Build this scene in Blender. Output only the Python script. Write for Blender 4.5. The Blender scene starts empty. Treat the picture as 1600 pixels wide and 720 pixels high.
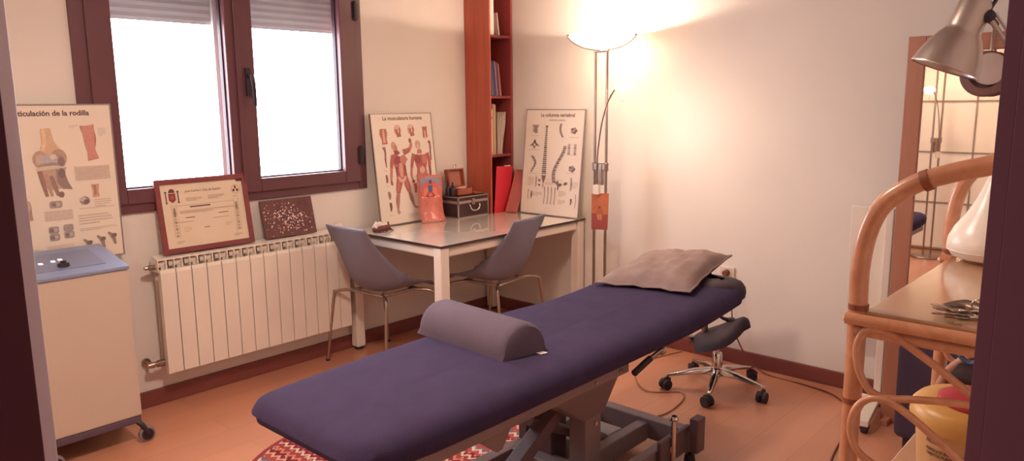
import bpy, bmesh, math, random
from mathutils import Vector, Matrix
random.seed(7)
C = bpy.context.scene.collection
PI = math.pi

# ------------------------------------------------------------------ materials
def lin(h):
    if isinstance(h, str):
        h = h.lstrip('#'); c = [int(h[i:i+2], 16)/255 for i in (0, 2, 4)]
    else: c = h
    return tuple(x/12.92 if x <= .04045 else ((x+.055)/1.055)**2.4 for x in c)
MATS = {}
def mat(name, col, rough=.5, metal=0., var=.06, scale=12., bump=0., bscale=60., spec=.5, coat=0., emit=None, es=0., stretch=None, trans=0., alpha=1.):
    m = bpy.data.materials.new(name); m.use_nodes = True; nt = m.node_tree
    b = nt.nodes['Principled BSDF']
    c = lin(col)
    tc = nt.nodes.new('ShaderNodeTexCoord')
    src = tc.outputs['Object']
    if stretch:
        mp = nt.nodes.new('ShaderNodeMapping'); mp.inputs['Scale'].default_value = stretch
        nt.links.new(src, mp.inputs['Vector']); src = mp.outputs['Vector']
    if var > 0:
        n = nt.nodes.new('ShaderNodeTexNoise'); n.inputs['Scale'].default_value = scale; n.inputs['Detail'].default_value = 4
        nt.links.new(src, n.inputs['Vector'])
        r = nt.nodes.new('ShaderNodeValToRGB')
        r.color_ramp.elements[0].position = .3; r.color_ramp.elements[1].position = .7
        r.color_ramp.elements[0].color = (*[max(0, x*(1-var)) for x in c], 1)
        r.color_ramp.elements[1].color = (*[min(1, x*(1+var)) for x in c], 1)
        nt.links.new(n.outputs['Fac'], r.inputs['Fac']); nt.links.new(r.outputs['Color'], b.inputs['Base Color'])
    else: b.inputs['Base Color'].default_value = (*c, 1)
    b.inputs['Roughness'].default_value = rough; b.inputs['Metallic'].default_value = metal
    b.inputs['Specular IOR Level'].default_value = spec
    b.inputs['Coat Weight'].default_value = coat; b.inputs['Coat Roughness'].default_value = .12
    b.inputs['Transmission Weight'].default_value = trans
    b.inputs['Alpha'].default_value = alpha
    if bump > 0:
        n2 = nt.nodes.new('ShaderNodeTexNoise'); n2.inputs['Scale'].default_value = bscale; n2.inputs['Detail'].default_value = 3
        nt.links.new(src, n2.inputs['Vector'])
        bp = nt.nodes.new('ShaderNodeBump'); bp.inputs['Strength'].default_value = bump; bp.inputs['Distance'].default_value = .01
        nt.links.new(n2.outputs['Fac'], bp.inputs['Height']); nt.links.new(bp.outputs['Normal'], b.inputs['Normal'])
    if emit:
        b.inputs['Emission Color'].default_value = (*lin(emit), 1); b.inputs['Emission Strength'].default_value = es
    MATS[name] = m
    return m
def wood(name, c1, c2, rough=.4, scale=(1, 1, 1), coat=0., wscale=6., dist=3.):
    m = mat(name, c1, rough, var=0, coat=coat); nt = m.node_tree; b = nt.nodes['Principled BSDF']
    tc = nt.nodes.new('ShaderNodeTexCoord'); mp = nt.nodes.new('ShaderNodeMapping'); mp.inputs['Scale'].default_value = scale
    w = nt.nodes.new('ShaderNodeTexNoise'); w.inputs['Scale'].default_value = wscale; w.inputs['Detail'].default_value = 6; w.inputs['Distortion'].default_value = dist*.3
    r = nt.nodes.new('ShaderNodeValToRGB'); r.color_ramp.elements[0].position = .3; r.color_ramp.elements[1].position = .72
    r.color_ramp.elements[0].color = (*lin(c1), 1); r.color_ramp.elements[1].color = (*lin(c2), 1)
    nt.links.new(tc.outputs['Object'], mp.inputs['Vector']); nt.links.new(mp.outputs['Vector'], w.inputs['Vector'])
    nt.links.new(w.outputs['Fac'], r.inputs['Fac']); nt.links.new(r.outputs['Color'], b.inputs['Base Color'])
    return m

M_wall = mat('wall_paint', '#e9dfd6', .75, var=.015, scale=3, bump=.05, bscale=180)
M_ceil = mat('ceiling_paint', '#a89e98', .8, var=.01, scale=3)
M_base = wood('baseboard_wood', '#7b423f', '#874b45', .38, (1, 1, 12), wscale=4)
M_frame = mat('brown_window_lacquer', '#693f45', .38, var=.03, scale=6)
M_gasket = mat('black_gasket', '#35262c', .6, var=.02)
M_door = mat('dark_door_lacquer', '#5a3541', .85, var=.06, scale=4, spec=.08)
M_jambstrip = mat('pale_lavender_door_edge', '#e0d4e4', .5, var=.04)
M_white = mat('white_enamel', '#ecdfd2', .32, var=.015, scale=8)
M_trolley = mat('cream_metal_casing', '#c9b8a9', .42, var=.02, scale=4)
M_blue = mat('blue_plastic_panel', '#8793b4', .3, var=.05, scale=5)
M_blued = mat('dark_blue_inset', '#7a83a2', .3, var=.05, scale=5)
M_greyp = mat('grey_plastic_base', '#5c4b5c', .5, var=.05)
M_black = mat('black_plastic', '#2f2029', .42, var=.05)
M_rubber = mat('dark_rubber', '#33232d', .6, var=.08)
M_chrome = mat('polished_chrome', '#dcd2cc', .14, metal=1, var=.02)
M_steel = mat('brushed_steel', '#b3a196', .3, metal=1, var=.06, scale=30)
M_lampmetal = mat('satin_nickel', '#a8958a', .32, metal=1, var=.05, scale=30)
M_alu = mat('satin_aluminium', '#b9aaa2', .36, metal=.85, var=.04, scale=8)
M_chair = mat('grey_blue_chair_shell', '#7a7585', .5, var=.03, scale=8, bump=.04, bscale=300)
M_bed = mat('navy_terry_cover', '#433855', .95, var=.07, scale=14, bump=.35, bscale=300, spec=.15)
M_vinyl = mat('dark_navy_vinyl', '#3b2c37', .6, var=.05, spec=.3)
M_bolster = mat('slate_jersey_cover', '#695b69', .9, var=.05, scale=12, bump=.2, bscale=300, spec=.2)
M_pillow = mat('taupe_linen', '#9d8680', .92, var=.09, scale=16, bump=.4, bscale=160, spec=.15)
M_bframe = mat('grey_painted_steel', '#8a7778', .45, metal=.15, var=.05, scale=8)
M_bframe_d = mat('dark_grey_steel', '#6a5358', .5, metal=.1, var=.05, scale=8)
M_shelfwood = wood('orange_stained_wood', '#b3533f', '#c26249', .42, (7, 7, .8), wscale=3)
M_shelfin = wood('red_brown_shelf_wood', '#8d3a3c', '#9a4543', .5, (6, 6, 1), wscale=3)
M_mirrorwood = wood('terracotta_stained_wood', '#a8705a', '#b47a62', .4, (7, 7, .8), wscale=3)
M_diploma = wood('red_mahogany_frame', '#7f3c40', '#8c4444', .4, (3, 20, 20), wscale=2)
M_rattan = wood('honey_rattan', '#c08260', '#d69a76', .34, (3, 3, 3), coat=.3, wscale=8)
M_rattan_n = mat('dark_rattan_binding', '#8f4f33', .5, var=.15, scale=40)
M_rshelf = wood('varnished_honey_board', '#bd9068', '#c99c74', .3, (1, 8, 8), coat=1., wscale=3)
M_rshelf.node_tree.nodes['Principled BSDF'].inputs['Coat IOR'].default_value = 1.9
M_paper = mat('poster_paper', '#ecdccb', .5, var=.01, coat=.25)
M_paper_gl = mat('glossy_poster_paper', '#eadbcd', .35, var=.01, coat=1.)
M_paper_gl.node_tree.nodes['Principled BSDF'].inputs['Coat Roughness'].default_value = .02
M_cream = mat('cream_parchment', '#e2cfb6', .5, var=.04, scale=7)
M_trimal = mat('grey_aluminium_trim', '#a08e8a', .4, metal=.5, var=.03)
M_red = mat('red_plastic_folder', '#cf3040', .4, var=.03)
M_redlid = mat('red_lid_plastic', '#b93843', .4, var=.03)
M_yellow = mat('yellow_tub_plastic', '#d6a35c', .4, var=.03)
M_yellowbody = mat('translucent_yellow_plastic', '#d2a676', .45, var=.03)
M_teardrop = mat('white_porcelain_plastic', '#f3e8dd', .3, var=.01)
M_bone = mat('bone_white', '#ead7c6', .5, var=.08, scale=40)
M_dkwood = mat('dark_driftwood', '#6e3c36', .7, var=.2, scale=60)
M_box = wood('reddish_box_wood', '#9c4f3e', '#ad5f48', .4, (2, 8, 8), wscale=4)
M_case = mat('black_case_vinyl', '#43262c', .5, var=.05)
M_cable = mat('brown_cable', '#7a4034', .55, var=.05)
M_cable2 = mat('beige_cable', '#a8765c', .55, var=.05)
M_navy = mat('navy_upholstery', '#43354c', .85, var=.06, bump=.1)
M_pine = wood('orange_plaque_wood', '#b5623f', '#c4714a', .4, (3, 3, 3), wscale=6)
M_outside = mat('roller_shutter_grey', '#b5aaa6', .6, var=.03)
M_silver = mat('mirror_silver', '#f2eeea', .015, metal=1, var=0)
M_grout = mat('grey_brown_muntin', '#94806f', .5, var=.03)
M_panel = mat('white_wardrobe_panel', '#efe6da', .5, var=.01)
M_plug = mat('white_plastic', '#e2d3c4', .4, var=.01)

def mix_mat(name, tcol, gl_rough, fac, other='gloss', ocol='#ffffff'):
    m = bpy.data.materials.new(name); m.use_nodes = True; nt = m.node_tree; nt.nodes.clear()
    out = nt.nodes.new('ShaderNodeOutputMaterial'); mx = nt.nodes.new('ShaderNodeMixShader')
    t = nt.nodes.new('ShaderNodeBsdfTransparent'); t.inputs['Color'].default_value = (*lin(tcol), 1)
    g = nt.nodes.new('ShaderNodeBsdfGlossy'); g.inputs['Roughness'].default_value = gl_rough; g.inputs['Color'].default_value = (*lin(ocol), 1)
    if fac is None:   # Schlick reflectance, the same from both sides of the pane
        f = nt.nodes.new('ShaderNodeLayerWeight'); f.inputs['Blend'].default_value = .5
        pw = nt.nodes.new('ShaderNodeMath'); pw.operation = 'POWER'; pw.inputs[1].default_value = 5
        ma = nt.nodes.new('ShaderNodeMath'); ma.operation = 'MULTIPLY_ADD'; ma.inputs[1].default_value = .9; ma.inputs[2].default_value = .04
        nt.links.new(f.outputs['Facing'], pw.inputs[0]); nt.links.new(pw.outputs[0], ma.inputs[0]); nt.links.new(ma.outputs[0], mx.inputs[0])
    else: mx.inputs[0].default_value = fac
    nt.links.new(t.outputs[0], mx.inputs[1]); nt.links.new(g.outputs[0], mx.inputs[2]); nt.links.new(mx.outputs[0], out.inputs[0])
    return m
M_winglass = mix_mat('window_glass', '#f4f6fa', .02, None)
M_tableglass = mat('milky_table_glass', '#cdc1b4', .25, var=0, coat=1.); M_tableglass.node_tree.nodes['Principled BSDF'].inputs['Coat IOR'].default_value = 1.9; M_tableglass.node_tree.nodes['Principled BSDF'].inputs['Coat Roughness'].default_value = .03
M_glassedge = mat('green_black_glass_edge', '#3c2c2c', .2, var=0)
M_clearpl = mix_mat('clear_plastic', '#cfc6c4', .1, .2)
# frosted lamp glass: translucent + transparent
def frosted(name, col, f_tr, glow=0):
    m = bpy.data.materials.new(name); m.use_nodes = True; nt = m.node_tree; nt.nodes.clear()
    out = nt.nodes.new('ShaderNodeOutputMaterial'); mx = nt.nodes.new('ShaderNodeMixShader')
    a = nt.nodes.new('ShaderNodeBsdfTranslucent'); a.inputs['Color'].default_value = (*lin(col), 1)
    d = nt.nodes.new('ShaderNodeBsdfDiffuse'); d.inputs['Color'].default_value = (*lin(col), 1)
    mx.inputs[0].default_value = 1-f_tr
    nt.links.new(a.outputs[0], mx.inputs[1]); nt.links.new(d.outputs[0], mx.inputs[2])
    em = nt.nodes.new('ShaderNodeEmission'); em.inputs[0].default_value = (1, .80, .60, 1); em.inputs[1].default_value = glow; ad = nt.nodes.new('ShaderNodeAddShader')
    nt.links.new(mx.outputs[0], ad.inputs[0]); nt.links.new(em.outputs[0], ad.inputs[1]); nt.links.new(ad.outputs[0], out.inputs[0])
    return m
M_bowl = frosted('frosted_lamp_glass', '#fff2e2', .45, 7)
M_bulb = mat('glowing_bulb', '#ffffff', .5, var=0, emit='#ffdfb8', es=60)
M_bulb2 = mat('glowing_reading_shade', '#ffffff', .5, var=0, emit='#ffe9cf', es=3.5)
M_cled = mat('white_indicator_window', '#ffffff', .4, var=0, emit='#fff5ea', es=.5)
M_filllamp = mat('fill_lamp_diffuser', '#ffffff', .5, var=0, emit='#ffd0a8', es=3)  # emissive face of the added ceiling fill lamp

# floor
def floor_mat():
    m = mat('laminate_floor', '#b27352', .3, var=0, coat=.15); nt = m.node_tree; b = nt.nodes['Principled BSDF']
    tc = nt.nodes.new('ShaderNodeTexCoord'); mp = nt.nodes.new('ShaderNodeMapping')
    br = nt.nodes.new('ShaderNodeTexBrick'); br.inputs['Scale'].default_value = 1
    br.inputs['Brick Width'].default_value = 1.2; br.inputs['Row Height'].default_value = .19; br.inputs['Mortar Size'].default_value = .0012
    br.inputs['Color1'].default_value = (*lin('#c4866a'), 1); br.inputs['Color2'].default_value = (*lin('#ca8c6e'), 1); br.inputs['Mortar'].default_value = (*lin('#b0765a'), 1)
    br.offset = .37
    n = nt.nodes.new('ShaderNodeTexNoise'); n.inputs['Scale'].default_value = 5; n.inputs['Detail'].default_value = 6
    mp.inputs['Scale'].default_value = (1, 9, 1)
    mx = nt.nodes.new('ShaderNodeMixRGB'); mx.blend_type = 'MULTIPLY'; mx.inputs[0].default_value = .35
    r = nt.nodes.new('ShaderNodeValToRGB'); r.color_ramp.elements[0].color = (.82, .8, .78, 1); r.color_ramp.elements[1].color = (1.1, 1.1, 1.1, 1)
    nt.links.new(tc.outputs['Object'], br.inputs['Vector']); nt.links.new(tc.outputs['Object'], mp.inputs['Vector']); nt.links.new(mp.outputs[0], n.inputs['Vector'])
    nt.links.new(n.outputs['Fac'], r.inputs['Fac']); nt.links.new(br.outputs['Color'], mx.inputs[1]); nt.links.new(r.outputs['Color'], mx.inputs[2])
    nt.links.new(mx.outputs[0], b.inputs['Base Color'])
    return m
M_floor = floor_mat()
def rug_mat():
    m = mat('kilim_weave', '#9a3f3c', .95, var=0, spec=.1); nt = m.node_tree; b = nt.nodes['Principled BSDF']
    tc = nt.nodes.new('ShaderNodeTexCoord'); sx = nt.nodes.new('ShaderNodeSeparateXYZ'); nt.links.new(tc.outputs['Object'], sx.inputs[0])
    def math_(op, a, bb=None, c=None):
        n = nt.nodes.new('ShaderNodeMath'); n.operation = op
        for i, v in enumerate((a, bb, c)):
            if v is None: continue
            if isinstance(v, (int, float)): n.inputs[i].default_value = v
            else: nt.links.new(v, n.inputs[i])
        return n.outputs[0]
    # zigzag stripes: y + triangle(x)
    tri = math_('PINGPONG', math_('MULTIPLY', sx.outputs[1], 1.), .022)
    s = math_('ADD', sx.outputs[0], math_('MULTIPLY', tri, 1.1))
    fr = math_('FRACT', math_('MULTIPLY', s, 4.4))
    r = nt.nodes.new('ShaderNodeValToRGB'); r.color_ramp.interpolation = 'CONSTANT'
    cols = [(0, '#934240'), (.13, '#cfae9a'), (.2, '#7d2c34'), (.3, '#a85049'), (.42, '#d2b4a1'), (.5, '#6e6672'), (.58, '#a54c46'), (.72, '#cf9b85'), (.8, '#7a2b33'), (.92, '#c47a64')]
    els = r.color_ramp.elements
    els[0].position = 0; els[0].color = (*lin(cols[0][1]), 1); els[1].position = cols[1][0]; els[1].color = (*lin(cols[1][1]), 1)
    for p, c in cols[2:]:
        e = els.new(p); e.color = (*lin(c), 1)
    nt.links.new(fr, r.inputs[0])
    vo = nt.nodes.new('ShaderNodeTexVoronoi'); vo.inputs['Scale'].default_value = 42
    nt.links.new(tc.outputs['Object'], vo.inputs['Vector'])
    mx = nt.nodes.new('ShaderNodeMixRGB'); mx.inputs[2].default_value = (*lin('#d8bda9'), 1)
    nt.links.new(math_('MULTIPLY', math_('LESS_THAN', vo.outputs['Distance'], .22), .75), mx.inputs[0]); nt.links.new(r.outputs[0], mx.inputs[1])
    nt.links.new(mx.outputs[0], b.inputs['Base Color'])
    return m
M_rug = rug_mat()
M_rugedge = mat('dark_red_rug_border', '#8e3338', .95, var=.1, scale=60)

# ------------------------------------------------------------------ mesh builder
class MB:
    def __init__(s): s.bm = bmesh.new(); s.mi = 0
    def face(s, vs):
        try:
            f = s.bm.faces.new(vs); f.material_index = s.mi; return f
        except ValueError: return None
    def box(s, x0, x1, y0, y1, z0, z1, M=None):
        vs = []
        for z in (z0, z1):
            for x, y in ((x0, y0), (x1, y0), (x1, y1), (x0, y1)):
                p = Vector((x, y, z)); vs.append(s.bm.verts.new(M @ p if M else p))
        for q in ((3, 2, 1, 0), (4, 5, 6, 7), (0, 1, 5, 4), (1, 2, 6, 5), (2, 3, 7, 6), (3, 0, 4, 7)): s.face([vs[i] for i in q])
        return s
    def bar(s, a, b, w, h, up=(0, 0, 1)):
        a, b = Vector(a), Vector(b); d = (b-a); L = d.length; d.normalize(); u = Vector(up)
        r = d.cross(u)
        if r.length < 1e-4: r = d.cross(Vector((0, 1, 0)))
        r.normalize(); u = r.cross(d)
        M = Matrix(((d.x, r.x, u.x, a.x), (d.y, r.y, u.y, a.y), (d.z, r.z, u.z, a.z), (0, 0, 0, 1)))
        return s.box(0, L, -w/2, w/2, -h/2, h/2, M)
    def tube(s, pts, rad, seg=12, caps=True, smooth=0, closed=False, flat=None):
        P = [Vector(p) for p in pts]
        R = [rad]*len(P) if isinstance(rad, (int, float)) else list(rad)
        if smooth: P, R = catmull(P, R, smooth, closed)
        n = len(P); T = []
        for i in range(n):
            if closed: t = P[(i+1) % n]-P[i-1]
            else: t = P[min(i+1, n-1)]-P[max(i-1, 0)]
            T.append(t.normalized() if t.length > 1e-9 else Vector((0, 0, 1)))
        a = Vector((0, 0, 1)) if abs(T[0].z) < .9 else Vector((1, 0, 0))
        N = (a-T[0]*a.dot(T[0])).normalized(); rings = []
        for i in range(n):
            N = (N-T[i]*N.dot(T[i])).normalized(); B = T[i].cross(N)
            rings.append([s.bm.verts.new(P[i]+(N*math.cos(2*PI*k/seg)+B*math.sin(2*PI*k/seg)*(flat or 1))*R[i]) for k in range(seg)])
        m = n if closed else n-1
        for i in range(m):
            A, Bq = rings[i], rings[(i+1) % n]
            for k in range(seg): s.face([A[k], A[(k+1) % seg], Bq[(k+1) % seg], Bq[k]])
        if caps and not closed:
            s.face(rings[0][::-1]); s.face(rings[-1])
        return s
    def cyl(s, a, b, r, r2=None, seg=20): return s.tube([a, b], [r, r2 if r2 is not None else r], seg)
    def lathe(s, prof, c=(0, 0, 0), axis=(0, 0, 1), seg=32, sy=1.):
        c = Vector(c); ax = Vector(axis).normalized()
        u = ax.cross(Vector((0, 1, 0)) if abs(ax.y) < .9 else Vector((1, 0, 0))).normalized(); v = ax.cross(u)
        rings = []
        for r, z in prof:
            if r < 1e-6: rings.append([s.bm.verts.new(c+ax*z)])
            else: rings.append([s.bm.verts.new(c+ax*z+(u*math.cos(2*PI*k/seg)+v*sy*math.sin(2*PI*k/seg))*r) for k in range(seg)])
        for A, B in zip(rings, rings[1:]):
            for k in range(seg):
                k2 = (k+1) % seg
                if len(A) == 1 and len(B) == 1: continue
                if len(A) == 1: s.face([A[0], B[k2], B[k]])
                elif len(B) == 1: s.face([A[k], A[k2], B[0]])
                else: s.face([A[k], A[k2], B[k2], B[k]])
        return s
    def prism(s, pts, off):
        off = Vector(off); A = [s.bm.verts.new(Vector(p)) for p in pts]; B = [s.bm.verts.new(Vector(p)+off) for p in pts]
        s.face(A[::-1]); s.face(B); n = len(A)
        for i in range(n): s.face([A[i], A[(i+1) % n], B[(i+1) % n], B[i]])
        return s
    def grid(s, fn, nu, nv, closed_u=False):
        V = [[s.bm.verts.new(Vector(fn(i/nu, j/nv))) for j in range(nv+1)] for i in range(nu if closed_u else nu+1)]
        for i in range(nu):
            for j in range(nv): 
                i2 = (i+1) % len(V)
                s.face([V[i][j], V[i2][j], V[i2][j+1], V[i][j+1]])
        return V
    def ball(s, c, r, seg=16, sc=(1, 1, 1)):
        c = Vector(c); n = seg//2; pr = [(math.sin(PI*i/n)*r*sc[0], -math.cos(PI*i/n)*r*sc[2]) for i in range(n+1)]
        pr[0] = (0, -r*sc[2]); pr[-1] = (0, r*sc[2]); return s.lathe(pr, c, (0, 0, 1), seg, sc[1]/sc[0])
    def rod_ring(s, c, ax, R, r, seg=32, arc=(0, 2*PI)):
        c = Vector(c); ax = Vector(ax).normalized(); u = ax.cross(Vector((0, 1, 0)) if abs(ax.y) < .9 else Vector((1, 0, 0))).normalized(); v = ax.cross(u)
        full = abs(arc[1]-arc[0]-2*PI) < 1e-3; n = seg
        pts = [c+(u*math.cos(arc[0]+(arc[1]-arc[0])*k/n)+v*math.sin(arc[0]+(arc[1]-arc[0])*k/n))*R for k in range(n if full else n+1)]
        return s.tube(pts, r, 8, closed=full)
    def build(s, name, m, parent=None, smooth=False, bevel=0, bseg=2, loc=None, solid=0, subsurf=0, kind=None, label=None):
        bmesh.ops.recalc_face_normals(s.bm, faces=s.bm.faces[:])
        me = bpy.data.meshes.new(name)
        off = Vector((0, 0, 0))
        if parent is not None:
            off = WORLD.get(parent.name, Vector((0, 0, 0)))
        elif loc is not None: off = Vector(loc)
        if off.length > 0: bmesh.ops.translate(s.bm, verts=s.bm.verts[:], vec=-off)
        for f in s.bm.faces: f.smooth = smooth
        s.bm.to_mesh(me); s.bm.free()
        for x in (m if isinstance(m, (list, tuple)) else [m]): me.materials.append(x)
        o = bpy.data.objects.new(name, me); C.objects.link(o)
        if parent is not None: o.parent = parent; WORLD[o.name] = off
        else: o.location = off; WORLD[o.name] = off
        if solid:
            md = o.modifiers.new('solid', 'SOLIDIFY'); md.thickness = solid; md.offset = 0
        if bevel:
            md = o.modifiers.new('bevel', 'BEVEL'); md.width = bevel; md.segments = bseg; md.limit_method = 'ANGLE'; md.angle_limit = math.radians(40)
        if subsurf:
            md = o.modifiers.new('sub', 'SUBSURF'); md.levels = subsurf; md.render_levels = subsurf
        if smooth and not bevel and hasattr(me, 'set_sharp_from_angle'): me.set_sharp_from_angle(angle=math.radians(45))
        if kind: o['kind'] = kind
        if label: o['label'] = label
        return o
WORLD = {}
def catmull(P, R, k, closed=False):
    n = len(P); Q = []; S = []
    rng = n if closed else n-1
    for i in range(rng):
        if closed: p0, p1, p2, p3 = P[i-1], P[i], P[(i+1) % n], P[(i+2) % n]; r1, r2 = R[i], R[(i+1) % n]
        else: p0, p1, p2, p3 = P[max(i-1, 0)], P[i], P[i+1], P[min(i+2, n-1)]; r1, r2 = R[i], R[i+1]
        for j in range(k):
            t = j/k
            Q.append(.5*((2*p1)+(p2-p0)*t+(2*p0-5*p1+4*p2-p3)*t*t+(3*p1-p0-3*p2+p3)*t**3)); S.append(r1+(r2-r1)*t)
    if not closed: Q.append(P[-1]); S.append(R[-1])
    return Q, S
def tag(o, label, cat, group=None):
    o['label'] = label; o['category'] = cat
    if group: o['group'] = group
    return o
def thing(name, label, cat, loc=(0, 0, 0), group=None):
    o = bpy.data.objects.new(name, None); C.objects.link(o); o.location = loc; o.empty_display_size = .05
    WORLD[o.name] = Vector(loc)
    return tag(o, label, cat, group)
def struct(name, loc=(0, 0, 0)):
    o = bpy.data.objects.new(name, None); C.objects.link(o); o.location = loc; WORLD[o.name] = Vector(loc); o['kind'] = 'structure'; return o
def dup(root, loc, rz=None, label=None):
    r = root.copy(); C.objects.link(r); r.location = loc
    if rz is not None: r.rotation_euler.z = rz
    if label: r['label'] = label
    for ch in list(root.children):
        c = ch.copy(); C.objects.link(c); c.parent = r
        for g in ch.children:
            d = g.copy(); C.objects.link(d); d.parent = c
    return r

# ------------------------------------------------------------------ camera (fitted)
CAM = Vector((-3.98342, -3.8092, 1.50896))
yaw, pitch, roll, F = 0.834695, 0.168647, -0.00933453, 1176.72
fwd = Vector((math.sin(yaw)*math.cos(pitch), math.cos(yaw)*math.cos(pitch), -math.sin(pitch)))
rgt = Vector((math.cos(yaw), -math.sin(yaw), 0)); up = rgt.cross(fwd)
r2 = rgt*math.cos(roll)+up*math.sin(roll); u2 = -rgt*math.sin(roll)+up*math.cos(roll)
cd = bpy.data.cameras.new('camera'); co = bpy.data.objects.new('camera', cd); C.objects.link(co)
co.matrix_world = Matrix(((r2.x, u2.x, -fwd.x, CAM.x), (r2.y, u2.y, -fwd.y, CAM.y), (r2.z, u2.z, -fwd.z, CAM.z), (0, 0, 0, 1)))
cd.sensor_width = 36; cd.sensor_fit = 'HORIZONTAL'; cd.lens = 36*F/1600; cd.clip_start = .02; cd.clip_end = 60
bpy.context.scene.camera = co
fh = Vector((math.sin(yaw), math.cos(yaw), 0)); rt = rgt.copy()
def hall(d, s, z=0): return Vector((CAM.x, CAM.y, 0))+fh*d+rt*s+Vector((0, 0, z))

# ------------------------------------------------------------------ room shell
HC = 2.5
XL = -5.0; YF = -3.78
WX0, WX1, WZ0, WZ1 = -2.73, -1.13, .993, 2.28
m = MB(); m.box(-7.2, .3, -6.2, .3, -.12, 0); m.build('floor', M_floor, kind='structure')
m = MB(); m.box(-7.2, .3, -6.2, .3, HC, HC+.12); m.build('ceiling', M_ceil, kind='structure')
m = MB()
m.box(XL-.15, WX0, 0, .25, 0, HC); m.box(WX1, .15, 0, .25, 0, HC); m.box(WX0, WX1, 0, .25, 0, WZ0); m.box(WX0, WX1, 0, .25, WZ1, HC)
m.build('wall_back', M_wall, kind='structure')
m = MB(); m.box(0, .15, YF-.15, 0, 0, HC); m.build('wall_right', M_wall, kind='structure')
m = MB(); m.box(XL-.15, XL, -2.6, 0, 0, HC); m.build('wall_left', M_wall, kind='structure')
# diagonal door wall, seen end-on at both picture edges
d0, d1 = .60, .735   # hall face, room face distances from the camera
JL, JR = -.474, .472
def diag_x(d, s, zz=0): return hall(d, s, zz)
def diag_box(m, s0, s1, da, db, z0, z1):
    for_ = [hall(da, s0), hall(da, s1), hall(db, s1), hall(db, s0)]
    m.prism([p+Vector((0, 0, z0)) for p in for_], (0, 0, z1-z0)); return m
m = MB(); diag_box(m, JL-.45, JL-.07, d0, d1, 0, HC); diag_box(m, JR+.07, JR+.5, d0, d1, 0, HC); diag_box(m, JL-.07, JR+.07, d0, d1, 2.08, HC)
m.build('wall_door', M_wall, kind='structure')
pL = hall(d1, JL-.45)
m = MB(); m.box(XL-.15, pL.x+.03, pL.y-.1, pL.y, 0, HC); m.build('wall_front_left', M_wall, kind='structure')
pR = hall(d1, JR+.12)
m = MB(); m.box(pR.x-.02, .15, YF-.15, YF, 0, HC); m.build('wall_front', M_wall, kind='structure')
# corridor round the camera
m = MB()
diag_box(m, -1.05, 1.08, -1.5, -1.4, 0, HC); m.build('wall_corridor_back', M_wall, kind='structure')
m = MB(); diag_box(m, -1.05, -.95, -1.4, .60, 0, HC); m.build('wall_corridor_left', M_wall, kind='structure')
m = MB(); diag_box(m, .98, 1.08, -1.4, .60, 0, HC); m.build('wall_corridor_right', M_wall, kind='structure')
# door frame: jambs with rebate
door = struct('door_1', tuple(hall(d0, 0)))
m = MB(); diag_box(m, JL-.07, JL, d0-.012, d1-.02, 0, 2.08); diag_box(m, JR, JR+.07, d0-.012, d1-.02, 0, 2.08); diag_box(m, JL-.07, JR+.07, d0-.012, d1+.012, 2.01, 2.08)
m.build('jamb', M_door, door, bevel=.004)
m = MB(); diag_box(m, JL-.07, JL-.004, d1-.02, d1+.006, 0, 2.01); m.build('jamb_strip', M_jambstrip, door, bevel=.003, label='pale lavender edge strip of the left jamb')  # paler strip along the room-side edge of the left jamb
m = MB(); diag_box(m, JR+.004, JR+.07, d1-.02, d1+.012, 0, 2.01); m.build('architrave', M_door, door, bevel=.004)

# baseboards
HB = .0857
m = MB(); m.box(XL, 0, -.014, 0, 0, HB); m.build('baseboard_back', M_base, bevel=.004, kind='structure')
m = MB(); m.box(-.014, 0, YF, -.014, 0, HB); m.build('baseboard_right', M_base, bevel=.004, kind='structure')

# ------------------------------------------------------------------ window
win = struct('window_1', (WX0, 0, WZ0))
m = MB()
m.box(WX0, WX0+.07, -.016, .06, WZ0, WZ1); m.box(WX1-.062, WX1, -.016, .06, WZ0, WZ1)
m.box(WX0+.07, WX1-.062, -.016, .06, WZ0, WZ0+.052); m.box(WX0+.07, WX1-.062, -.016, .06, WZ1-.07, WZ1)
m.build('window_frame', M_frame, win, bevel=.004)
PZ0, PZ1 = 1.111, 2.14
def sash(x0, x1, px0, px1, yf):
    m = MB()
    m.box(x0, px0, yf, .05, WZ0+.045, WZ1-.06); m.box(px1, x1, yf, .05, WZ0+.045, WZ1-.06)
    m.box(px0, px1, yf, .05, WZ0+.045, PZ0); m.box(px0, px1, yf, .05, PZ1, WZ1-.06)
    s = m.build('sash', M_frame, win, bevel=.005)
    m = MB()
    g = .007
    m.box(px0, px0+g, .004, .03, PZ0, PZ1); m.box(px1-g, px1, .004, .03, PZ0, PZ1); m.box(px0, px1, .004, .03, PZ0, PZ0+g); m.box(px0, px1, .004, .03, PZ1-g, PZ1)
    m.build('gasket', M_gasket, s)
    m = MB(); m.box(px0+.002, px1-.002, .018, .024, PZ0+.002, PZ1-.002); m.build('pane', M_winglass, s)
    return s
sL = sash(WX0+.062, -1.944, -2.555, -2.005, -.028)
sR = sash(-1.938, WX1-.055, -1.852, -1.297, -.034)
m = MB(); m.box(-1.958, -1.93, -.04, -.026, WZ0+.05, WZ1-.06); m.build('cover_strip', M_frame, sR, bevel=.003)
h = MB(); h.box(-1.912, -1.884, -.046, -.032, 1.555, 1.70); h.cyl((-1.898, -.044, 1.66), (-1.898, -.075, 1.66), .011)
h.tube([(-1.898, -.075, 1.665), (-1.895, -.085, 1.63), (-1.89, -.082, 1.58), (-1.884, -.075, 1.50)], [.012, .012, .011, .009], 12, smooth=4)
h.build('window_handle', M_black, sR, smooth=True, label='black lever handle')
for z in (1.2, 2.05):
    m = MB(); m.cyl((WX1-.058, -.042, z-.055), (WX1-.058, -.042, z+.055), .012); m.box(WX1-.075, WX1-.03, -.04, -.014, z-.045, z+.045); m.build('hinge', M_black, win, bevel=.003)
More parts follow.
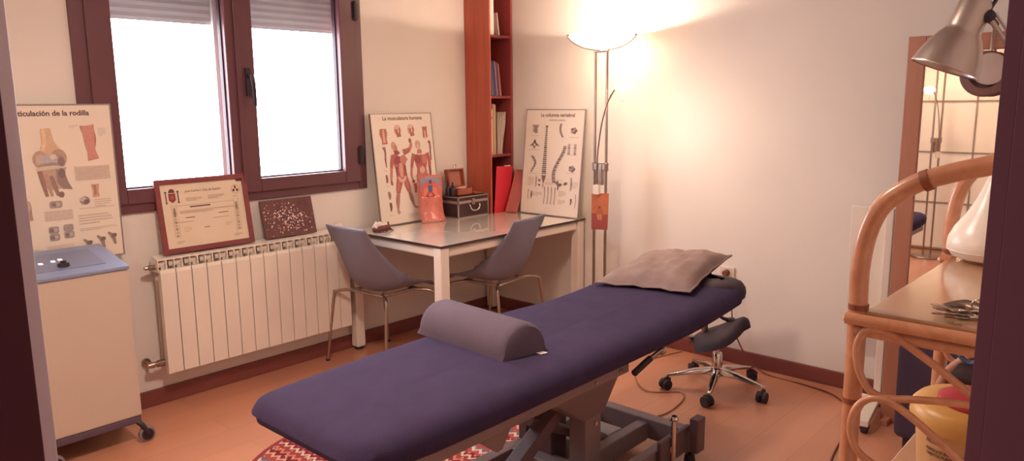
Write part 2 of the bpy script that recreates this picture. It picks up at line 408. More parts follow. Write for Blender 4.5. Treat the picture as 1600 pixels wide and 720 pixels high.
# reveal outside with half lowered roller shutter
m = MB()
nsl = 10
for k in range(nsl):
    z0 = 1.925+k*.037
    m.prism([(WX0+.02, .13, z0), (WX0+.02, .142, z0+.001), (WX0+.02, .142, z0+.036), (WX0+.02, .13, z0+.037), (WX0+.02, .1275, z0+.018)], (WX1-WX0-.04, 0, 0))
m.build('roller_shutter', M_outside, win, label='grey roller shutter lowered a little outside the glass')
m = MB(); m.box(-2.00, -1.94, .1, .12, WZ0, WZ1); m.build('shutter_rail', M_outside, win)

# ------------------------------------------------------------------ 2D printing on posters
FONT = bpy.data.fonts[0] if bpy.data.fonts else None
def text_polys(txt, size, bold=.0, align='CENTER'):
    cu = bpy.data.curves.new('t', 'FONT'); cu.body = txt; cu.size = size; cu.align_x = align; cu.offset = bold; cu.resolution_u = 3
    o = bpy.data.objects.new('t', cu); C.objects.link(o)
    dg = bpy.context.evaluated_depsgraph_get(); me = bpy.data.meshes.new_from_object(o.evaluated_get(dg))
    V = [v.co.copy() for v in me.vertices]; Fs = [list(p.vertices) for p in me.polygons]
    C.objects.unlink(o); bpy.data.objects.remove(o); bpy.data.curves.remove(cu); bpy.data.meshes.remove(me)
    return V, Fs
class Print:
    """flat ink on a sheet: origin o, unit vectors u (right) v (up) n (out); metres"""
    def __init__(s, o, u, v):
        s.o = Vector(o); s.u = Vector(u).normalized(); s.v = Vector(v).normalized(); s.n = s.u.cross(s.v).normalized()
        s.m = MB(); s.mats = []; s.idx = {}; s.lay = 0; s.step = .00012
    def ink(s, col):
        if col not in s.idx:
            nm = 'ink_'+col.lstrip('#')
            s.idx[col] = len(s.mats); s.mats.append(MATS.get(nm) or mat(nm, col, .5, var=.08, scale=90, coat=.25))
        s.m.mi = s.idx[col]; s.lay += 1
    def P(s, x, y): return s.o+s.u*x+s.v*y+s.n*(.0006+s.step*min(s.lay, 30 if s.lay < 30 else 30))
    def P(s, x, y): return s.o+s.u*x+s.v*y+s.n*(.0005+.00005*(s.lay % 24))
    def poly(s, pts, col):
        s.ink(col); s.m.face([s.m.bm.verts.new(s.P(*p)) for p in pts]); return s
    def ell(s, cx, cy, rx, ry, col, rot=0, n=20):
        c, q = math.cos(rot), math.sin(rot)
        return s.poly([(cx+rx*math.cos(2*PI*k/n)*c-ry*math.sin(2*PI*k/n)*q, cy+rx*math.cos(2*PI*k/n)*q+ry*math.sin(2*PI*k/n)*c) for k in range(n)], col)
    def rect(s, x0, y0, x1, y1, col): return s.poly([(x0, y0), (x1, y0), (x1, y1), (x0, y1)], col)
    def limb(s, pts, wid, col):
        s.ink(col); L = []; R = []
        Pv = [Vector((p[0], p[1], 0)) for p in pts]; Pv, wid = catmull(Pv, list(wid), 4)
        n = len(Pv)
        for i in range(n):
            t = (Pv[min(i+1, n-1)]-Pv[max(i-1, 0)]).normalized(); nn = Vector((-t.y, t.x, 0))
            L.append(Pv[i]+nn*wid[i]/2); R.append(Pv[i]-nn*wid[i]/2)
        a = [s.m.bm.verts.new(s.P(p.x, p.y)) for p in L]; b = [s.m.bm.verts.new(s.P(p.x, p.y)) for p in R]
        for i in range(n-1): s.m.face([a[i], b[i], b[i+1], a[i+1]])
        return s
    def lines(s, x0, y0, x1, y1, n, col, gap=.45, jit=.15):
        s.ink(col); h = (y1-y0)/n
        for k in range(n):
            y = y1-h*(k+1); xe = x1-(x1-x0)*random.random()*jit if k < n-1 else x0+(x1-x0)*.6
            s.m.face([s.m.bm.verts.new(s.P(*p)) for p in ((x0, y), (xe, y), (xe, y+h*gap), (x0, y+h*gap))])
        return s
    def text(s, t, x, y, size, col, bold=0., align='CENTER'):
        s.ink(col); V, Fs = text_polys(t, size, bold, align)
        vs = [s.m.bm.verts.new(s.P(x+p.x, y+p.y)) for p in V]
        for f in Fs: s.m.face([vs[i] for i in f])
        return s
    def build(s, parent, name='print'):
        bm = s.m.bm; me = bpy.data.meshes.new(name); off = WORLD[parent.name]
        bmesh.ops.translate(bm, verts=bm.verts[:], vec=-off)
        bm.to_mesh(me); bm.free()
        for x in s.mats: me.materials.append(x)
        o = bpy.data.objects.new(name, me); C.objects.link(o); o.parent = parent; WORLD[o.name] = off; return o
def board(root, o, u, v, W, H, th, face_mat, trim=.006, trim_mat=None, name='board'):
    """sheet with a thin raised edge trim; o = lower left of the front face"""
    o, u, v = Vector(o), Vector(u).normalized(), Vector(v).normalized(); n = u.cross(v).normalized()
    M = Matrix(((u.x, v.x, n.x, o.x), (u.y, v.y, n.y, o.y), (u.z, v.z, n.z, o.z), (0, 0, 0, 1)))
    m = MB(); m.box(0, W, 0, H, -th, 0, M); b = m.build(name, face_mat, root)
    m = MB(); t = trim
    for a in ((-t, 0, -t, H+t), (W, W+t, -t, H+t), (0, W, -t, 0), (0, W, H, H+t)): m.box(a[0], a[1], a[2], a[3], -th-.001, .003, M)
    m.build('trim', trim_mat or M_trimal, root, bevel=.001)
    return b

# ---- knee poster
def knee_poster():
    W, H = .5, .70
    o = (-3.108, -.05, .814); root = thing('anatomy_poster', 'knee anatomy board, left of the window, above the trolley', 'poster', (-2.86, -.05, .814))
    u, v = (1, 0, 0), (0, .006, 1)
    board(root, o, u, v, W, H, .014, M_paper)
    for x_ in (-3.06, -2.78):
        m = MB(); m.box(x_-.01, x_+.01, -.037, 0, 1.45, 1.47); m.build('wall_hook', M_trimal, root)
    p = Print(o, u, v); tx = '#5b3f40'
    p.text('Articulación de la rodilla', .252, .655, .032, tx, .0009)
    # small front knee, left
    p.limb([(.10, .605), (.105, .56), (.10, .52), (.11, .49)], (.05, .035, .036, .028), '#c07268'); p.limb([(.108, .60), (.11, .56), (.108, .50)], (.02, .012, .012), '#dba08d'); p.ell(.107, .555, .012, .008, '#9c4a4a')
    # big central knee: femur, condyles, menisci, tibia and muscle strands
    p.limb([(.225, .60), (.23, .54), (.235, .50), (.235, .47)], (.04, .05, .09, .115), '#d8b596')
    p.limb([(.215, .60), (.217, .54), (.20, .49)], (.014, .014, .02), '#e8c6a0')
    p.ell(.193, .465, .03, .038, '#ba9c8c'); p.ell(.268, .468, .032, .04, '#b89a8a'); p.ell(.196, .462, .02, .027, '#cbb0a4'); p.ell(.268, .46, .018, .026, '#a8928c')
    p.ell(.232, .462, .036, .025, '#bfb3b2'); p.ell(.245, .475, .014, .012, '#dcc9bb'); p.ell(.236, .437, .055, .012, '#9e9392'); p.ell(.233, .424, .062, .012, '#d9c4ae'); p.ell(.275, .452, .014, .022, '#907a78')
    p.limb([(.235, .42), (.238, .38), (.24, .33)], (.12, .085, .055), '#bca393')
    p.limb([(.185, .415), (.195, .36), (.205, .30)], (.018, .02, .012), '#a17c6e'); p.limb([(.205, .40), (.215, .35), (.225, .30)], (.016, .018, .010), '#b8998a'); p.limb([(.228, .39), (.24, .34), (.25, .30)], (.016, .02, .012), '#9d8076')
    p.poly([(.25, .42), (.285, .40), (.295, .36), (.31, .325), (.27, .33), (.25, .36)], '#9a837c'); p.ell(.272, .40, .015, .022, '#846f6c'); p.ell(.262, .305, .012, .014, '#8c7068')
    # right muscle knee
    p.limb([(.395, .608), (.40, .57), (.40, .53), (.405, .49), (.41, .455)], (.062, .05, .043, .036, .05), '#cd9084'); p.limb([(.39, .607), (.39, .575)], (.05, .02), '#bd6262'); p.limb([(.412, .60), (.42, .55), (.415, .50)], (.02, .02, .012), '#b96e66'); p.ell(.402, .525, .017, .03, '#c9aa9b'); p.limb([(.405, .48), (.41, .452)], (.03, .048), '#b77a70')
    p.rect(.325, .36, .475, .425, '#d3bdad'); p.lines(.33, .365, .47, .42, 7, '#c8b1a2')
    for a, b, c, d, n in ((.04, .455, .13, .475, 3), (.32, .60, .36, .615, 2), (.44, .56, .475, .60, 5), (.07, .30, .145, .31, 2)): p.lines(a, b, c, d, n, '#d6c1b0')
    # middle and lower figures
    p.limb([(.405, .34), (.405, .31), (.405, .28)], (.035, .026, .03), '#cfa08e'); p.limb([(.403, .335), (.403, .29)], (.01, .01), '#b97f72')
    p.ell(.355, .268, .022, .02, '#a08f8b'); p.ell(.347, .275, .014, .010, '#c9b8ae'); p.ell(.362, .262, .013, .011, '#7f6a68')
    p.limb([(.09, .295), (.12, .275), (.125, .23), (.13, .20)], (.014, .032, .026, .02), '#b39283'); p.ell(.124, .262, .012, .02, '#c9b0a2')
    def brick(x, y, r=.021): p.poly([(x-r, y-.012), (x-r*.7, y-.016), (x+r*.7, y-.016), (x+r, y-.01), (x+r, y+.012), (x+r*.7, y+.016), (x-r*.7, y+.016), (x-r, y+.010)], '#a89892'); p.ell(x-.008, y, .009, .009, '#8d7b77'); p.ell(x+.008, y+.001, .008, .009, '#c2b1a8')
    brick(.235, .262, .026)
    for x, y in ((.215, .148), (.275, .152), (.216, .115), (.276, .12)): brick(x, y)
    p.limb([(.105, .165), (.115, .14), (.10, .115), (.112, .09)], (.012, .02, .014, .008), '#a58a7e')
    p.rect(.185, .19, .30, .235, '#d5c0b0'); p.rect(.33, .25-.02, .48, .255-.02, '#d8c4b4')
    for a, b, c, d, n in ((.185, .19, .30, .235, 5), (.395, .235, .475, .275, 4), (.32, .13, .48, .145, 2), (.32, .16, .47, .21, 4), (.075, .03, .15, .075, 5), (.18, .06, .30, .08, 3), (.18, .03, .30, .055, 3)): p.lines(a, b, c, d, n, '#d0bbab')
    for x, (a, b) in zip((.352, .41, .46), ((.02, .09), (.06, .1), (.0, .11))):
        p.limb([(x-.02, b), (x, b-.022), (x+.008, b-.06)], (.006, .02, .010), '#a08a80'); p.ell(x+.006, b-.018, .012, .010, '#84706b', .4)
    p.build(root)
knee_poster()

def figure(p, x, y, s, front=True):
    """flayed standing figure; x centre, y foot level, s height"""
    r1, r2_, r3, pale, dk = '#b5625c', '#c67a70', '#9c4a4b', '#dcb4a2', '#8f5a50'
    L = lambda pts, w, c: p.limb([(x+a*s, y+b*s) for a, b in pts], [q*s for q in w], c)
    E = lambda a, b, rx, ry, c, rot=0: p.ell(x+a*s, y+b*s, rx*s, ry*s, c, rot)
    if front:
        L([(-.01, .50), (-.05, .38), (-.075, .28)], (.125, .10, .07), r1); L([(-.075, .28), (-.095, .18), (-.105, .06)], (.06, .075, .035), '#a8806f'); L([(-.09, .24), (-.115, .14)], (.02, .016), r1)
        L([(-.105, .07), (-.10, .03), (-.085, .0)], (.035, .045, .05), '#b58d7b')
        L([(.05, .50), (.10, .38), (.125, .29)], (.125, .10, .068), r1); L([(.125, .30), (.155, .19), (.185, .09)], (.06, .07, .035), '#a8806f'); L([(.13, .27), (.165, .15)], (.022, .014), r3)
        L([(.18, .10), (.21, .065), (.27, .05)], (.035, .04, .02), '#b58d7b')
        L([(-.03, .47), (-.055, .38), (-.075, .31)], (.03, .035, .02), r2_); L([(.075, .47), (.10, .38), (.12, .32)], (.03, .035, .02), r2_); L([(.02, .45), (.045, .38)], (.03, .02), pale)
        L([(.02, .50), (.01, .60), (.0, .70), (.02, .78)], (.20, .17, .22, .27), r1)
        E(-.035, .73, .065, .055, r3); E(.07, .74, .06, .055, r2_, .3); L([(.02, .49), (.015, .60), (.02, .69)], (.05, .07, .05), '#d49c8c'); L([(-.06, .52), (-.065, .64)], (.03, .04), r3); L([(.09, .53), (.085, .65)], (.03, .04), r3)
        L([(-.05, .5), (.02, .44), (.09, .5)], (.03, .05, .03), pale)
        L([(-.10, .80), (-.135, .70), (-.15, .62)], (.07, .06, .05), r1); L([(-.15, .63), (-.165, .52), (-.175, .45)], (.045, .045, .028), r2_); L([(-.172, .46), (-.17, .42), (-.16, .395)], (.032, .04, .02), dk)
        L([(.08, .83), (.16, .85), (.20, .87)], (.085, .07, .06), r1); L([(.20, .86), (.235, .93), (.225, .97)], (.05, .05, .032), r2_); E(.222, .99, .025, .032, dk)
        L([(-.02, .80), (-.045, .85), (-.06, .88)], (.11, .07, .06), r3); E(-.075, .925, .045, .062, '#caa28f', .15); E(-.045, .90, .03, .04, r2_, .2)
    else:
        L([(-.03, .50), (-.04, .38), (-.045, .25)], (.12, .10, .06), r1); L([(.075, .50), (.085, .38), (.09, .25)], (.12, .10, .06), r1)
        L([(-.045, .26), (-.05, .15), (-.05, .03)], (.055, .07, .03), r3); L([(.09, .26), (.09, .15), (.085, .03)], (.055, .07, .03), r3)
        L([(.02, .49), (.02, .58), (.02, .68), (.02, .78)], (.21, .17, .23, .28), r1); E(.03, .55, .05, .075, pale); E(-.02, .49, .05, .045, r2_); E(.075, .49, .05, .045, r2_)
        E(-.045, .72, .055, .07, r3, .3); E(.09, .72, .05, .07, r2_, -.3); L([(.02, .60), (.02, .8)], (.012, .012), dk)
        L([(-.10, .80), (-.14, .70), (-.165, .60)], (.07, .06, .045), r1); L([(-.165, .61), (-.18, .52), (-.165, .44)], (.042, .042, .025), r2_); E(-.155, .415, .025, .025, r3)
        L([(.14, .80), (.175, .70), (.17, .60)], (.07, .06, .045), r1); L([(.17, .61), (.175, .52), (.16, .45)], (.042, .042, .025), r3)
        L([(.01, .80), (.0, .86)], (.10, .065), r2_); E(-.015, .925, .05, .06, '#cba491'); E(-.02, .90, .02, .03, pale)
def muscle_poster():
    W, H = .487, .685
    th = math.asin(.075/.70); o = Vector((-1.113, -.122, .761))
    root = thing('anatomy_poster', 'board of red muscle figures leaning on the wall behind the glass table', 'poster', (-.87, -.122, .755))
    u, v = Vector((1, 0, 0)), Vector((0, math.sin(th), math.cos(th)))
    board(root, o, u, v, W, H, .010, M_paper_gl, .005)
    p = Print(o, u, v)
    p.text('La musculatura humana', .25, .648, .034, '#6b4540', .0008)
    def head(x, y):
        p.ell(x, y, .027, .034, '#c98d7e'); p.ell(x+.004, y-.002, .018, .026, '#a85c55'); p.ell(x-.004, y+.02, .02, .014, '#d8b3a2'); p.limb([(x+.006, y-.02), (x+.008, y-.042)], (.03, .036), '#b0655c'); p.ell(x+.006, y-.004, .006, .014, '#e2bca9')
    head(.20, .583); head(.31, .585)
    p.limb([(.085, .595), (.085, .565), (.088, .53), (.09, .50)], (.045, .062, .038, .046), '#b26a60'); p.limb([(.085, .59), (.088, .51)], (.012, .02), '#d6a595')
    p.limb([(.425, .60), (.425, .57), (.425, .53)], (.042, .036, .04), '#b26a60'); p.limb([(.425, .575), (.425, .52)], (.01, .012), '#dcb2a2')
    def arm(x, y, l): p.limb([(x, y), (x+.003, y-l*.3), (x+.001, y-l*.6), (x+.004, y-l)], (.018, .015, .012, .006), '#7f4c48'); p.limb([(x-.004, y-.01), (x, y-l*.5)], (.006, .004), '#c79a8a'); p.ell(x-.002, y, .013, .009, '#9a6a60')
    arm(.08, .475, .12); arm(.455, .50, .12); p.limb([(.075, .31), (.078, .28), (.076, .26)], (.012, .018, .01), '#8f5b53'); p.limb([(.08, .205), (.085, .18), (.083, .155)], (.014, .024, .01), '#a57c6f'); p.limb([(.085, .135), (.088, .11), (.085, .08)], (.018, .02, .008), '#7d4f49'); p.limb([(.30, .24), (.304, .21), (.30, .18)], (.028, .026, .022), '#b26a60')
    figure(p, .19, .06, .46, True); figure(p, .36, .065, .455, False)
    for a, b, c, d, n in ((.06, .335, .10, .345, 1), (.065, .235, .10, .245, 2), (.07, .055, .11, .065, 1), (.29, .165, .33, .175, 1), (.22, .03, .34, .055, 4), (.435, .36, .47, .37, 1)): p.lines(a, b, c, d, n, '#cdb3a5')
    for k in range(10):
        y = .15+k*.043; x = random.choice((.12, .19, .30, .40)); p.rect(x, y, x+.03, y+.0015, '#d9c2b4')
    p.build(root)
muscle_poster()

def spine_poster():
    W, H = .492, .70
    o = Vector((-.095, -.385+.006, .760)); th = math.asin(.078/.70)
    root = thing('anatomy_poster', 'board of grey spine drawings leaning right of the bookcase', 'poster', (-.095, -.63, .755))
    u, v = Vector((0, -1, 0)), Vector((math.sin(th), 0, math.cos(th)))
    o = Vector((-.098, -.372, .76))
    board(root, o, u, v, W, H, .010, M_paper_gl, .005)
    p = Print(o, u, v); g1, g2, g3 = '#7d6461', '#a58b84', '#5f4846'
    p.text('La columna vertebral', .27, .655, .034, '#6b4c49', .0008); p.text('Anatomía y patología', .27, .628, .016, '#8c6c66', .0003)
    def vert(x, y, w, h, c): p.poly([(x-w, y), (x-w*.5, y+h*.5), (x+w*.5, y+h*.5), (x+w, y), (x+w*.5, y-h*.5), (x-w*.5, y-h*.5)], c)
    for k in range(24):   # frontal spine
        y = .585-k*.0135; w = .006+.009*(k/24)**1.5; vert(.185, y, w*1.7, .0105, g1 if k % 2 else g3); p.ell(.185, y, w*.55, .004, g2)
    p.poly([(.165, .262), (.205, .262), (.19, .215), (.185, .20), (.18, .215)], g1); p.limb([(.185, .20), (.183, .175)], (.012, .004), g2); p.rect(.172, .59, .20, .595, g1)
    for k in range(20):
        t = k/19; y = .46-k*.0125; x = .325+.03*math.cos(t*4.2)-.03*t; vert(x, y, .013+.004*t, .0105, g1 if k % 2 else g2); p.ell(x-.012, y-.002, .007, .004, g3)
    p.limb([(.30, .225), (.315, .20), (.31, .165)], (.028, .018, .005), g1)
    for k in range(9):
        t = k/8; vert(.305-.008*math.sin(t*3)+.02*t*t, .605-t*.08, .011, .009, g1)
    p.poly([(.05, .60), (.12, .60), (.10, .575), (.11, .545), (.09, .54), (.07, .555), (.075, .58)], g2); p.lines(.06, .55, .11, .595, 6, g1)
    p.poly([(.085, .505), (.075, .48), (.04, .455), (.07, .46), (.085, .435), (.10, .46), (.135, .455), (.10, .48)], g1); p.ell(.087, .465, .008, .010, '#e6d6c8'); p.ell(.087, .487, .01, .012, g3)
    for k in range(12):
        t = k/11; p.ell(.075+.022*math.sin(t*4)+.015*t, .385-t*.10, .013-.006*t, .007, g1 if k % 2 else g2)
    for x, y in ((.415, .565), (.42, .315)):
        for k in range(5): p.ell(x+.016*math.cos(k*1.26), y+.013*math.sin(k*1.26), .013, .010, g2 if k % 2 else g1)
    for x in (.385, .435):
        for k in range(4): p.ell(x, .47-k*.018, .012, .010, g2 if k % 2 else '#b7a097')
    for a in ((.05, .525, .12), (.04, .43, .13), (.38, .52, .46), (.37, .405, .45), (.37, .285, .45), (.04, .27, .13)): p.rect(a[0], a[1], a[2], a[1]+.002, g2)
    p.rect(.13, .235, .35, .237, g2)
    p.lines(.045, .19, .105, .25, 6, '#c5aea3'); p.limb([(.12, .255), (.122, .22), (.12, .18)], (.008, .012, .006), g2); p.ell(.15, .225, .010, .008, g1); p.ell(.15, .195, .012, .006, g1)
    p.lines(.055+.04, .12, .18, .15, 3, '#c9b2a6'); p.limb([(.06, .16), (.055, .12), (.06, .09)], (.008, .006, .006), g2); p.limb([(.085, .15), (.088, .125), (.085, .10)], (.008, .016, .006), g1)
    for k in range(4): p.limb([(.20+k*.03, .185), (.203+k*.03, .13), (.20+k*.03, .07)], (.010, .006, .008), g2); 
    p.lines(.20, .20, .30, .225, 3, '#c9b2a6')
    for x, y in ((.33, .205), (.375, .215)): p.ell(x, y, .018, .010, g1, .3); p.ell(x-.004, y+.003, .008, .006, g3)
    p.limb([(.42, .26), (.425, .21), (.42, .17)], (.008, .02, .006), g2); p.lines(.32, .13, .39, .17, 4, '#c9b2a6'); p.lines(.32, .08, .39, .11, 3, '#c9b2a6'); p.limb([(.43, .12), (.432, .10), (.428, .08)], (.018, .014, .008), g1); p.limb([(.465, .15), (.47, .10), (.462, .06)], (.006, .006, .005), g2); p.lines(.44, .19, .48, .235, 5, '#c9b2a6')
    p.build(root)
spine_poster()

# ------------------------------------------------------------------ radiator
RX0, RY, RZ0, RZT = -2.476, -.12, .184, .775
rad = thing('radiator', 'long white wall radiator with vertical panels under the window', 'radiator', (-1.92, -.07, .17))
NS = 14; SW = .0795
for k in range(NS):
    x = RX0+k*SW; m = MB()
    g = .0024
    # front panel with rolled-back top
    pr = [(RY, RZ0), (RY, .695), (RY+.006, .712), (RY+.018, .712), (RY+.018, .69), (RY+.034, .68), (RY+.034, RZ0+.004)]
    m.prism([(x+g, a, b) for a, b in pr], (SW-2*g, 0, 0))
    m.box(x+SW/2-.003, x+SW/2+.003, RY+.012, -.03, RZ0+.02, .757)     # central fin
    m.box(x+.022, x+SW-.022, -.085, -.05, RZ0+.02, .73)                # water tube
    m.box(x+.004, x+SW-.004, RY+.030, RY+.032, .724, .728)
    m.box(x+.004, x+SW-.004, RY+.05, RY+.053, .70, .757)
    m.build('panel', M_white, rad, bevel=.0015)
m = MB(); m.prism([(RX0, RY+.02, .757), (RX0, RY+.02, .765), (RX0, -.035, .775), (RX0, -.035, .767)], (NS*SW, 0, 0)); m.box(RX0+.01, RX0+NS*SW-.01, -.034, -.03, RZ0+.02, .765)
for k in range(NS+1): m.box(RX0+k*SW-.002, RX0+k*SW+.002, RY+.014, -.03, .70, .76)
m.build('top_grille', M_white, rad)
m = MB(); m.cyl((RX0+.01, -.07, .735), (RX0+NS*SW-.01, -.07, .735), .017); m.cyl((RX0+.01, -.07, RZ0+.05), (RX0+NS*SW-.01, -.07, RZ0+.05), .017)
m.build('manifold', M_white, rad, smooth=True)
for k in range(NS-1):
    m = MB(); x = RX0+(k+1)*SW-SW*.5+.012
    m.tube([(x, RY+.035, .766), (x+.002, RY+.028, .755), (x, RY+.022, .735), (x, RY+.018, .718)], .0022, 6, smooth=2); m.tube([(x-.018, RY+.022, .735), (x+.002, RY+.02, .738)], .0018, 6); m.build('spring_clip', M_rubber, rad)
m = MB(); m.cyl((RX0+.02, -.07, .725), (RX0-.03, -.07, .725), .014); m.cyl((RX0-.03, -.07, .725), (RX0-.045, -.07, .725), .009); m.cyl((RX0-.04, -.07, .725), (RX0-.052, -.07, .728), .012, .008); m.build('vent_plug', M_steel, rad, smooth=True)
m = MB(); m.cyl((RX0+.02, -.07, .235), (RX0-.03, -.07, .235), .018); m.cyl((RX0-.03, -.07, .235), (RX0-.05, -.07, .235), .013); m.cyl((RX0-.05, -.07, .235), (RX0-.078, -.07, .235), .016, .012)
m.cyl((RX0-.06, -.07, .235), (RX0-.06, -.001, .235), .009); m.cyl((RX0-.06, -.012, .235), (RX0-.06, -.001, .235), .022); m.build('valve', M_steel, rad, smooth=True)
for x in (RX0+.2, RX0+.9):
    m = MB(); m.box(x-.012, x+.012, -.06, 0, .70, .73); m.build('wall_bracket', M_white, rad)

# diploma leaning on the radiator
def leaning_frame():
    W, H = .487, .372; th = math.radians(9)
    o = Vector((-2.432, -.082, .778)); u, v = Vector((1, 0, 0)), Vector((0, math.sin(th), math.cos(th)))
    n = u.cross(v)
    root = thing('framed_diploma', 'cream diploma in a red-brown wooden frame standing on the radiator', 'diploma', (-2.19, -.075, .775))
    M = Matrix(((u.x, v.x, n.x, o.x), (u.y, v.y, n.y, o.y), (u.z, v.z, n.z, o.z), (0, 0, 0, 1)))
    f = .026; m = MB()
    m.box(0, f, 0, H, -.012, .008, M); m.box(W-f, W, 0, H, -.012, .008, M); m.box(f, W-f, 0, f, -.012, .008, M); m.box(f, W-f, H-f, H, -.012, .008, M)
    m.build('frame', M_diploma, root, bevel=.003)
    m = MB(); m.box(f-.003, W-f+.003, f-.003, H-f+.003, -.01, -.002, M); m.build('sheet', M_cream, root)
    p = Print(o-n*.002, u, v); ink = '#6b3a3c'; soft = '#b99f80'
    # coat of arms
    p.poly([(.065, .265), (.065, .30), (.10, .30), (.10, .265), (.0825, .252)], '#8a3f40'); p.poly([(.066, .303), (.07, .318), (.0825, .324), (.095, .318), (.099, .303)], ink); p.ell(.0825, .28, .009, .011, '#b5524b')
    for x in (.052, .113): p.rect(x-.003, .252, x+.003, .302, ink); p.rect(x-.006, .25, x+.006, .255, ink); p.ell(x, .307, .006, .005, ink)
    p.ell(.42, .293, .024, .024, '#b59a86'); p.ell(.42, .293, .021, .021, '#e6d0b2'); p.ell(.42, .304, .006, .008, ink); p.ell(.41, .288, .007, .008, ink); p.ell(.43, .288, .007, .008, ink); p.lines(.40, .255, .44, .262, 1, soft)
    p.text('Juan Carlos I, Rey de España', .245, .300, .0165, '#8a6a58', .0001)
    p.lines(.15, .255, .24, .275, 3, soft); p.lines(.265, .258, .355, .278, 3, soft)
    p.lines(.165, .222, .345, .234, 1, '#6b4a40', gap=.55, jit=0)
    p.lines(.11, .195, .40, .212, 2, soft, jit=0); p.lines(.135, .170, .215, .180, 1, '#8a6f5c', .4, 0); p.lines(.31, .178, .40, .186, 1, '#7a5f50', .4, 0); p.lines(.09, .150, .23, .157, 1, soft, jit=0); p.lines(.28, .155, .42, .162, 1, soft, jit=0)
    p.lines(.225, .112, .275, .120, 1, '#8f7562', .5, 0); p.rect(.07, .234, .40, .236, soft)
    for x in (.085, .415):
        p.rect(x-.014, .07, x-.012, .245, soft); p.rect(x+.010, .07, x+.012, .245, soft)
        for k in range(9): p.ell(x-.001, .085+k*.017, .007, .007, '#c3ab8c' if k % 2 else '#a8937a')
        p.ell(x-.001, .20, .007, .020, '#93806a')
    p.lines(.075, .045, .12, .062, 3, soft); p.lines(.38, .048, .43, .062, 3, soft); p.lines(.12, .10, .16, .13, 4, '#cfb898'); p.lines(.34, .11, .38, .13, 3, '#cfb898')
    p.build(root)
leaning_frame()

def canvas():
    W, H = .325, .212; th = math.radians(13)
    o = Vector((-1.862, -.078, .779)); u, v = Vector((1, 0, 0)), Vector((0, math.sin(th), math.cos(th))); n = u.cross(v)
    o = o-u*.012
    M = Matrix(((u.x, v.x, n.x, o.x), (u.y, v.y, n.y, o.y), (u.z, v.z, n.z, o.z), (0, 0, 0, 1)))
    root = thing('canvas_painting', 'small unframed dark brown canvas speckled with white dots, leaning on the radiator', 'painting', (-1.70, -.07, .775))
    mc = mat('dark_brown_canvas', '#6e4646', .8, var=.15, scale=25, bump=.2, bscale=400)
    m = MB(); m.box(0, W, 0, H, -.012, 0, M); m.build('canvas', mc, root, bevel=.002)
    p = Print(o, u, v); p.poly([(.135, .05), (.15, .05), (.145, .075)], '#b0504c'); random.seed(3)
    for k in range(230):
        x = random.gauss(.15, .085); y = random.gauss(.095, .05)
        if not (.012 < x < W-.012 and .01 < y < H-.02): continue
        r = random.uniform(.0018, .0044); p.ell(x, y, r*1.1, r, random.choice(('#f6e8dc', '#f6e8dc', '#cfa89c', '#e2c6b9')), random.random(), 7)
    p.build(root, 'paint_dots')
canvas()

# ------------------------------------------------------------------ glass table
TX0, TX1, TY0, TY1 = -1.3125, -.0225, -.8746, -.0177
tab = thing('glass_table', 'white metal table with a grey glass top in the corner', 'table', ((TX0+TX1)/2, (TY0+TY1)/2, 0))
m = MB(); m.box(TX0, TX1, TY0, TY1, .742, .752); m.build('glass_top', M_tableglass, tab)
m = MB(); e = .0012
m.box(TX0-e, TX0, TY0, TY1, .742, .752); m.box(TX0, TX1, TY0-e, TY0, .742, .752); m.box(TX1, TX1+e, TY0, TY1, .742, .752)
m.build('glass_edge', M_glassedge, tab, label='dark polished edge of the glass')
LW = .062
for x in (TX0+.006, TX1-.006-LW):
    for y in (TY0+.006, TY1-.006-LW):
        m = MB(); m.box(x, x+LW, y, y+LW, .018, .736); l = m.build('leg', M_white, tab, bevel=.006)
        m = MB(); m.cyl((x+LW/2, y+LW/2, 0), (x+LW/2, y+LW/2, .018), .026); m.build('foot', M_rubber, l, smooth=True)
a0, a1, b0, b1 = TX0+.006+LW, TX1-.006-LW, TY0+.006+LW, TY1-.006-LW
m = MB()
def rail(m, p, q):
    m.bar(p, q, .036, .05)
rail(m, (a0, TY0+.035, .705), (a1, TY0+.035, .705)); rail(m, (a0, TY1-.035, .705), (a1, TY1-.035, .705)); rail(m, (TX0+.035, b0, .705), (TX0+.035, b1, .705)); rail(m, (TX1-.035, b0, .705), (TX1-.035, b1, .705))
m.build('apron', M_white, tab, bevel=.012, bseg=3)
for x in (TX0+.037, TX1-.037):
    for y in (TY0+.037, TY1-.037):
        m = MB(); m.cyl((x, y, .736), (x, y, .742), .016); m.build('suction_pad', M_clearpl, tab)

# items on table
TZ = .7525
# sea creature shell + bone on the left back corner
m = MB()
sh = thing('bleached_shell', 'bleached pale shell on a dark base, on the back left corner of the glass table', 'shell', (-1.21, -.22, TZ))
m.grid(lambda a, b: (-1.265+.11*a, -.245+.04*math.sin(a*3)+.05*(b-.5)*(1-a*.6), TZ+.028+.03*math.sin(a*PI)**.5*math.sin(b*PI)*(1-a*.4)+(.006*math.sin(a*22)*math.sin(b*PI))), 14, 8)
m.build('shell', M_bone, sh, smooth=True, solid=.004)
m = MB(); m.tube([(-1.27, -.235, TZ+.012), (-1.22, -.25, TZ+.018), (-1.16, -.235, TZ+.02), (-1.13, -.205, TZ+.03), (-1.125, -.20, TZ+.045)], [.011, .018, .017, .008, .004], 10, smooth=3)
for k in range(7): m.tube([(-1.25+k*.017, -.245, TZ+.012), (-1.255+k*.019, -.27-.006*(k % 2), TZ+.002)], [.006, .003], 6)
m.build('base', M_dkwood, sh, smooth=True)
m = MB()
m.lathe([(0, 0), (.03, 0), (.036, .012), (.032, .028), (.018, .038), (.006, .041), (0, .041)], (-1.405, -.075, .776), seg=20, sy=.8); 
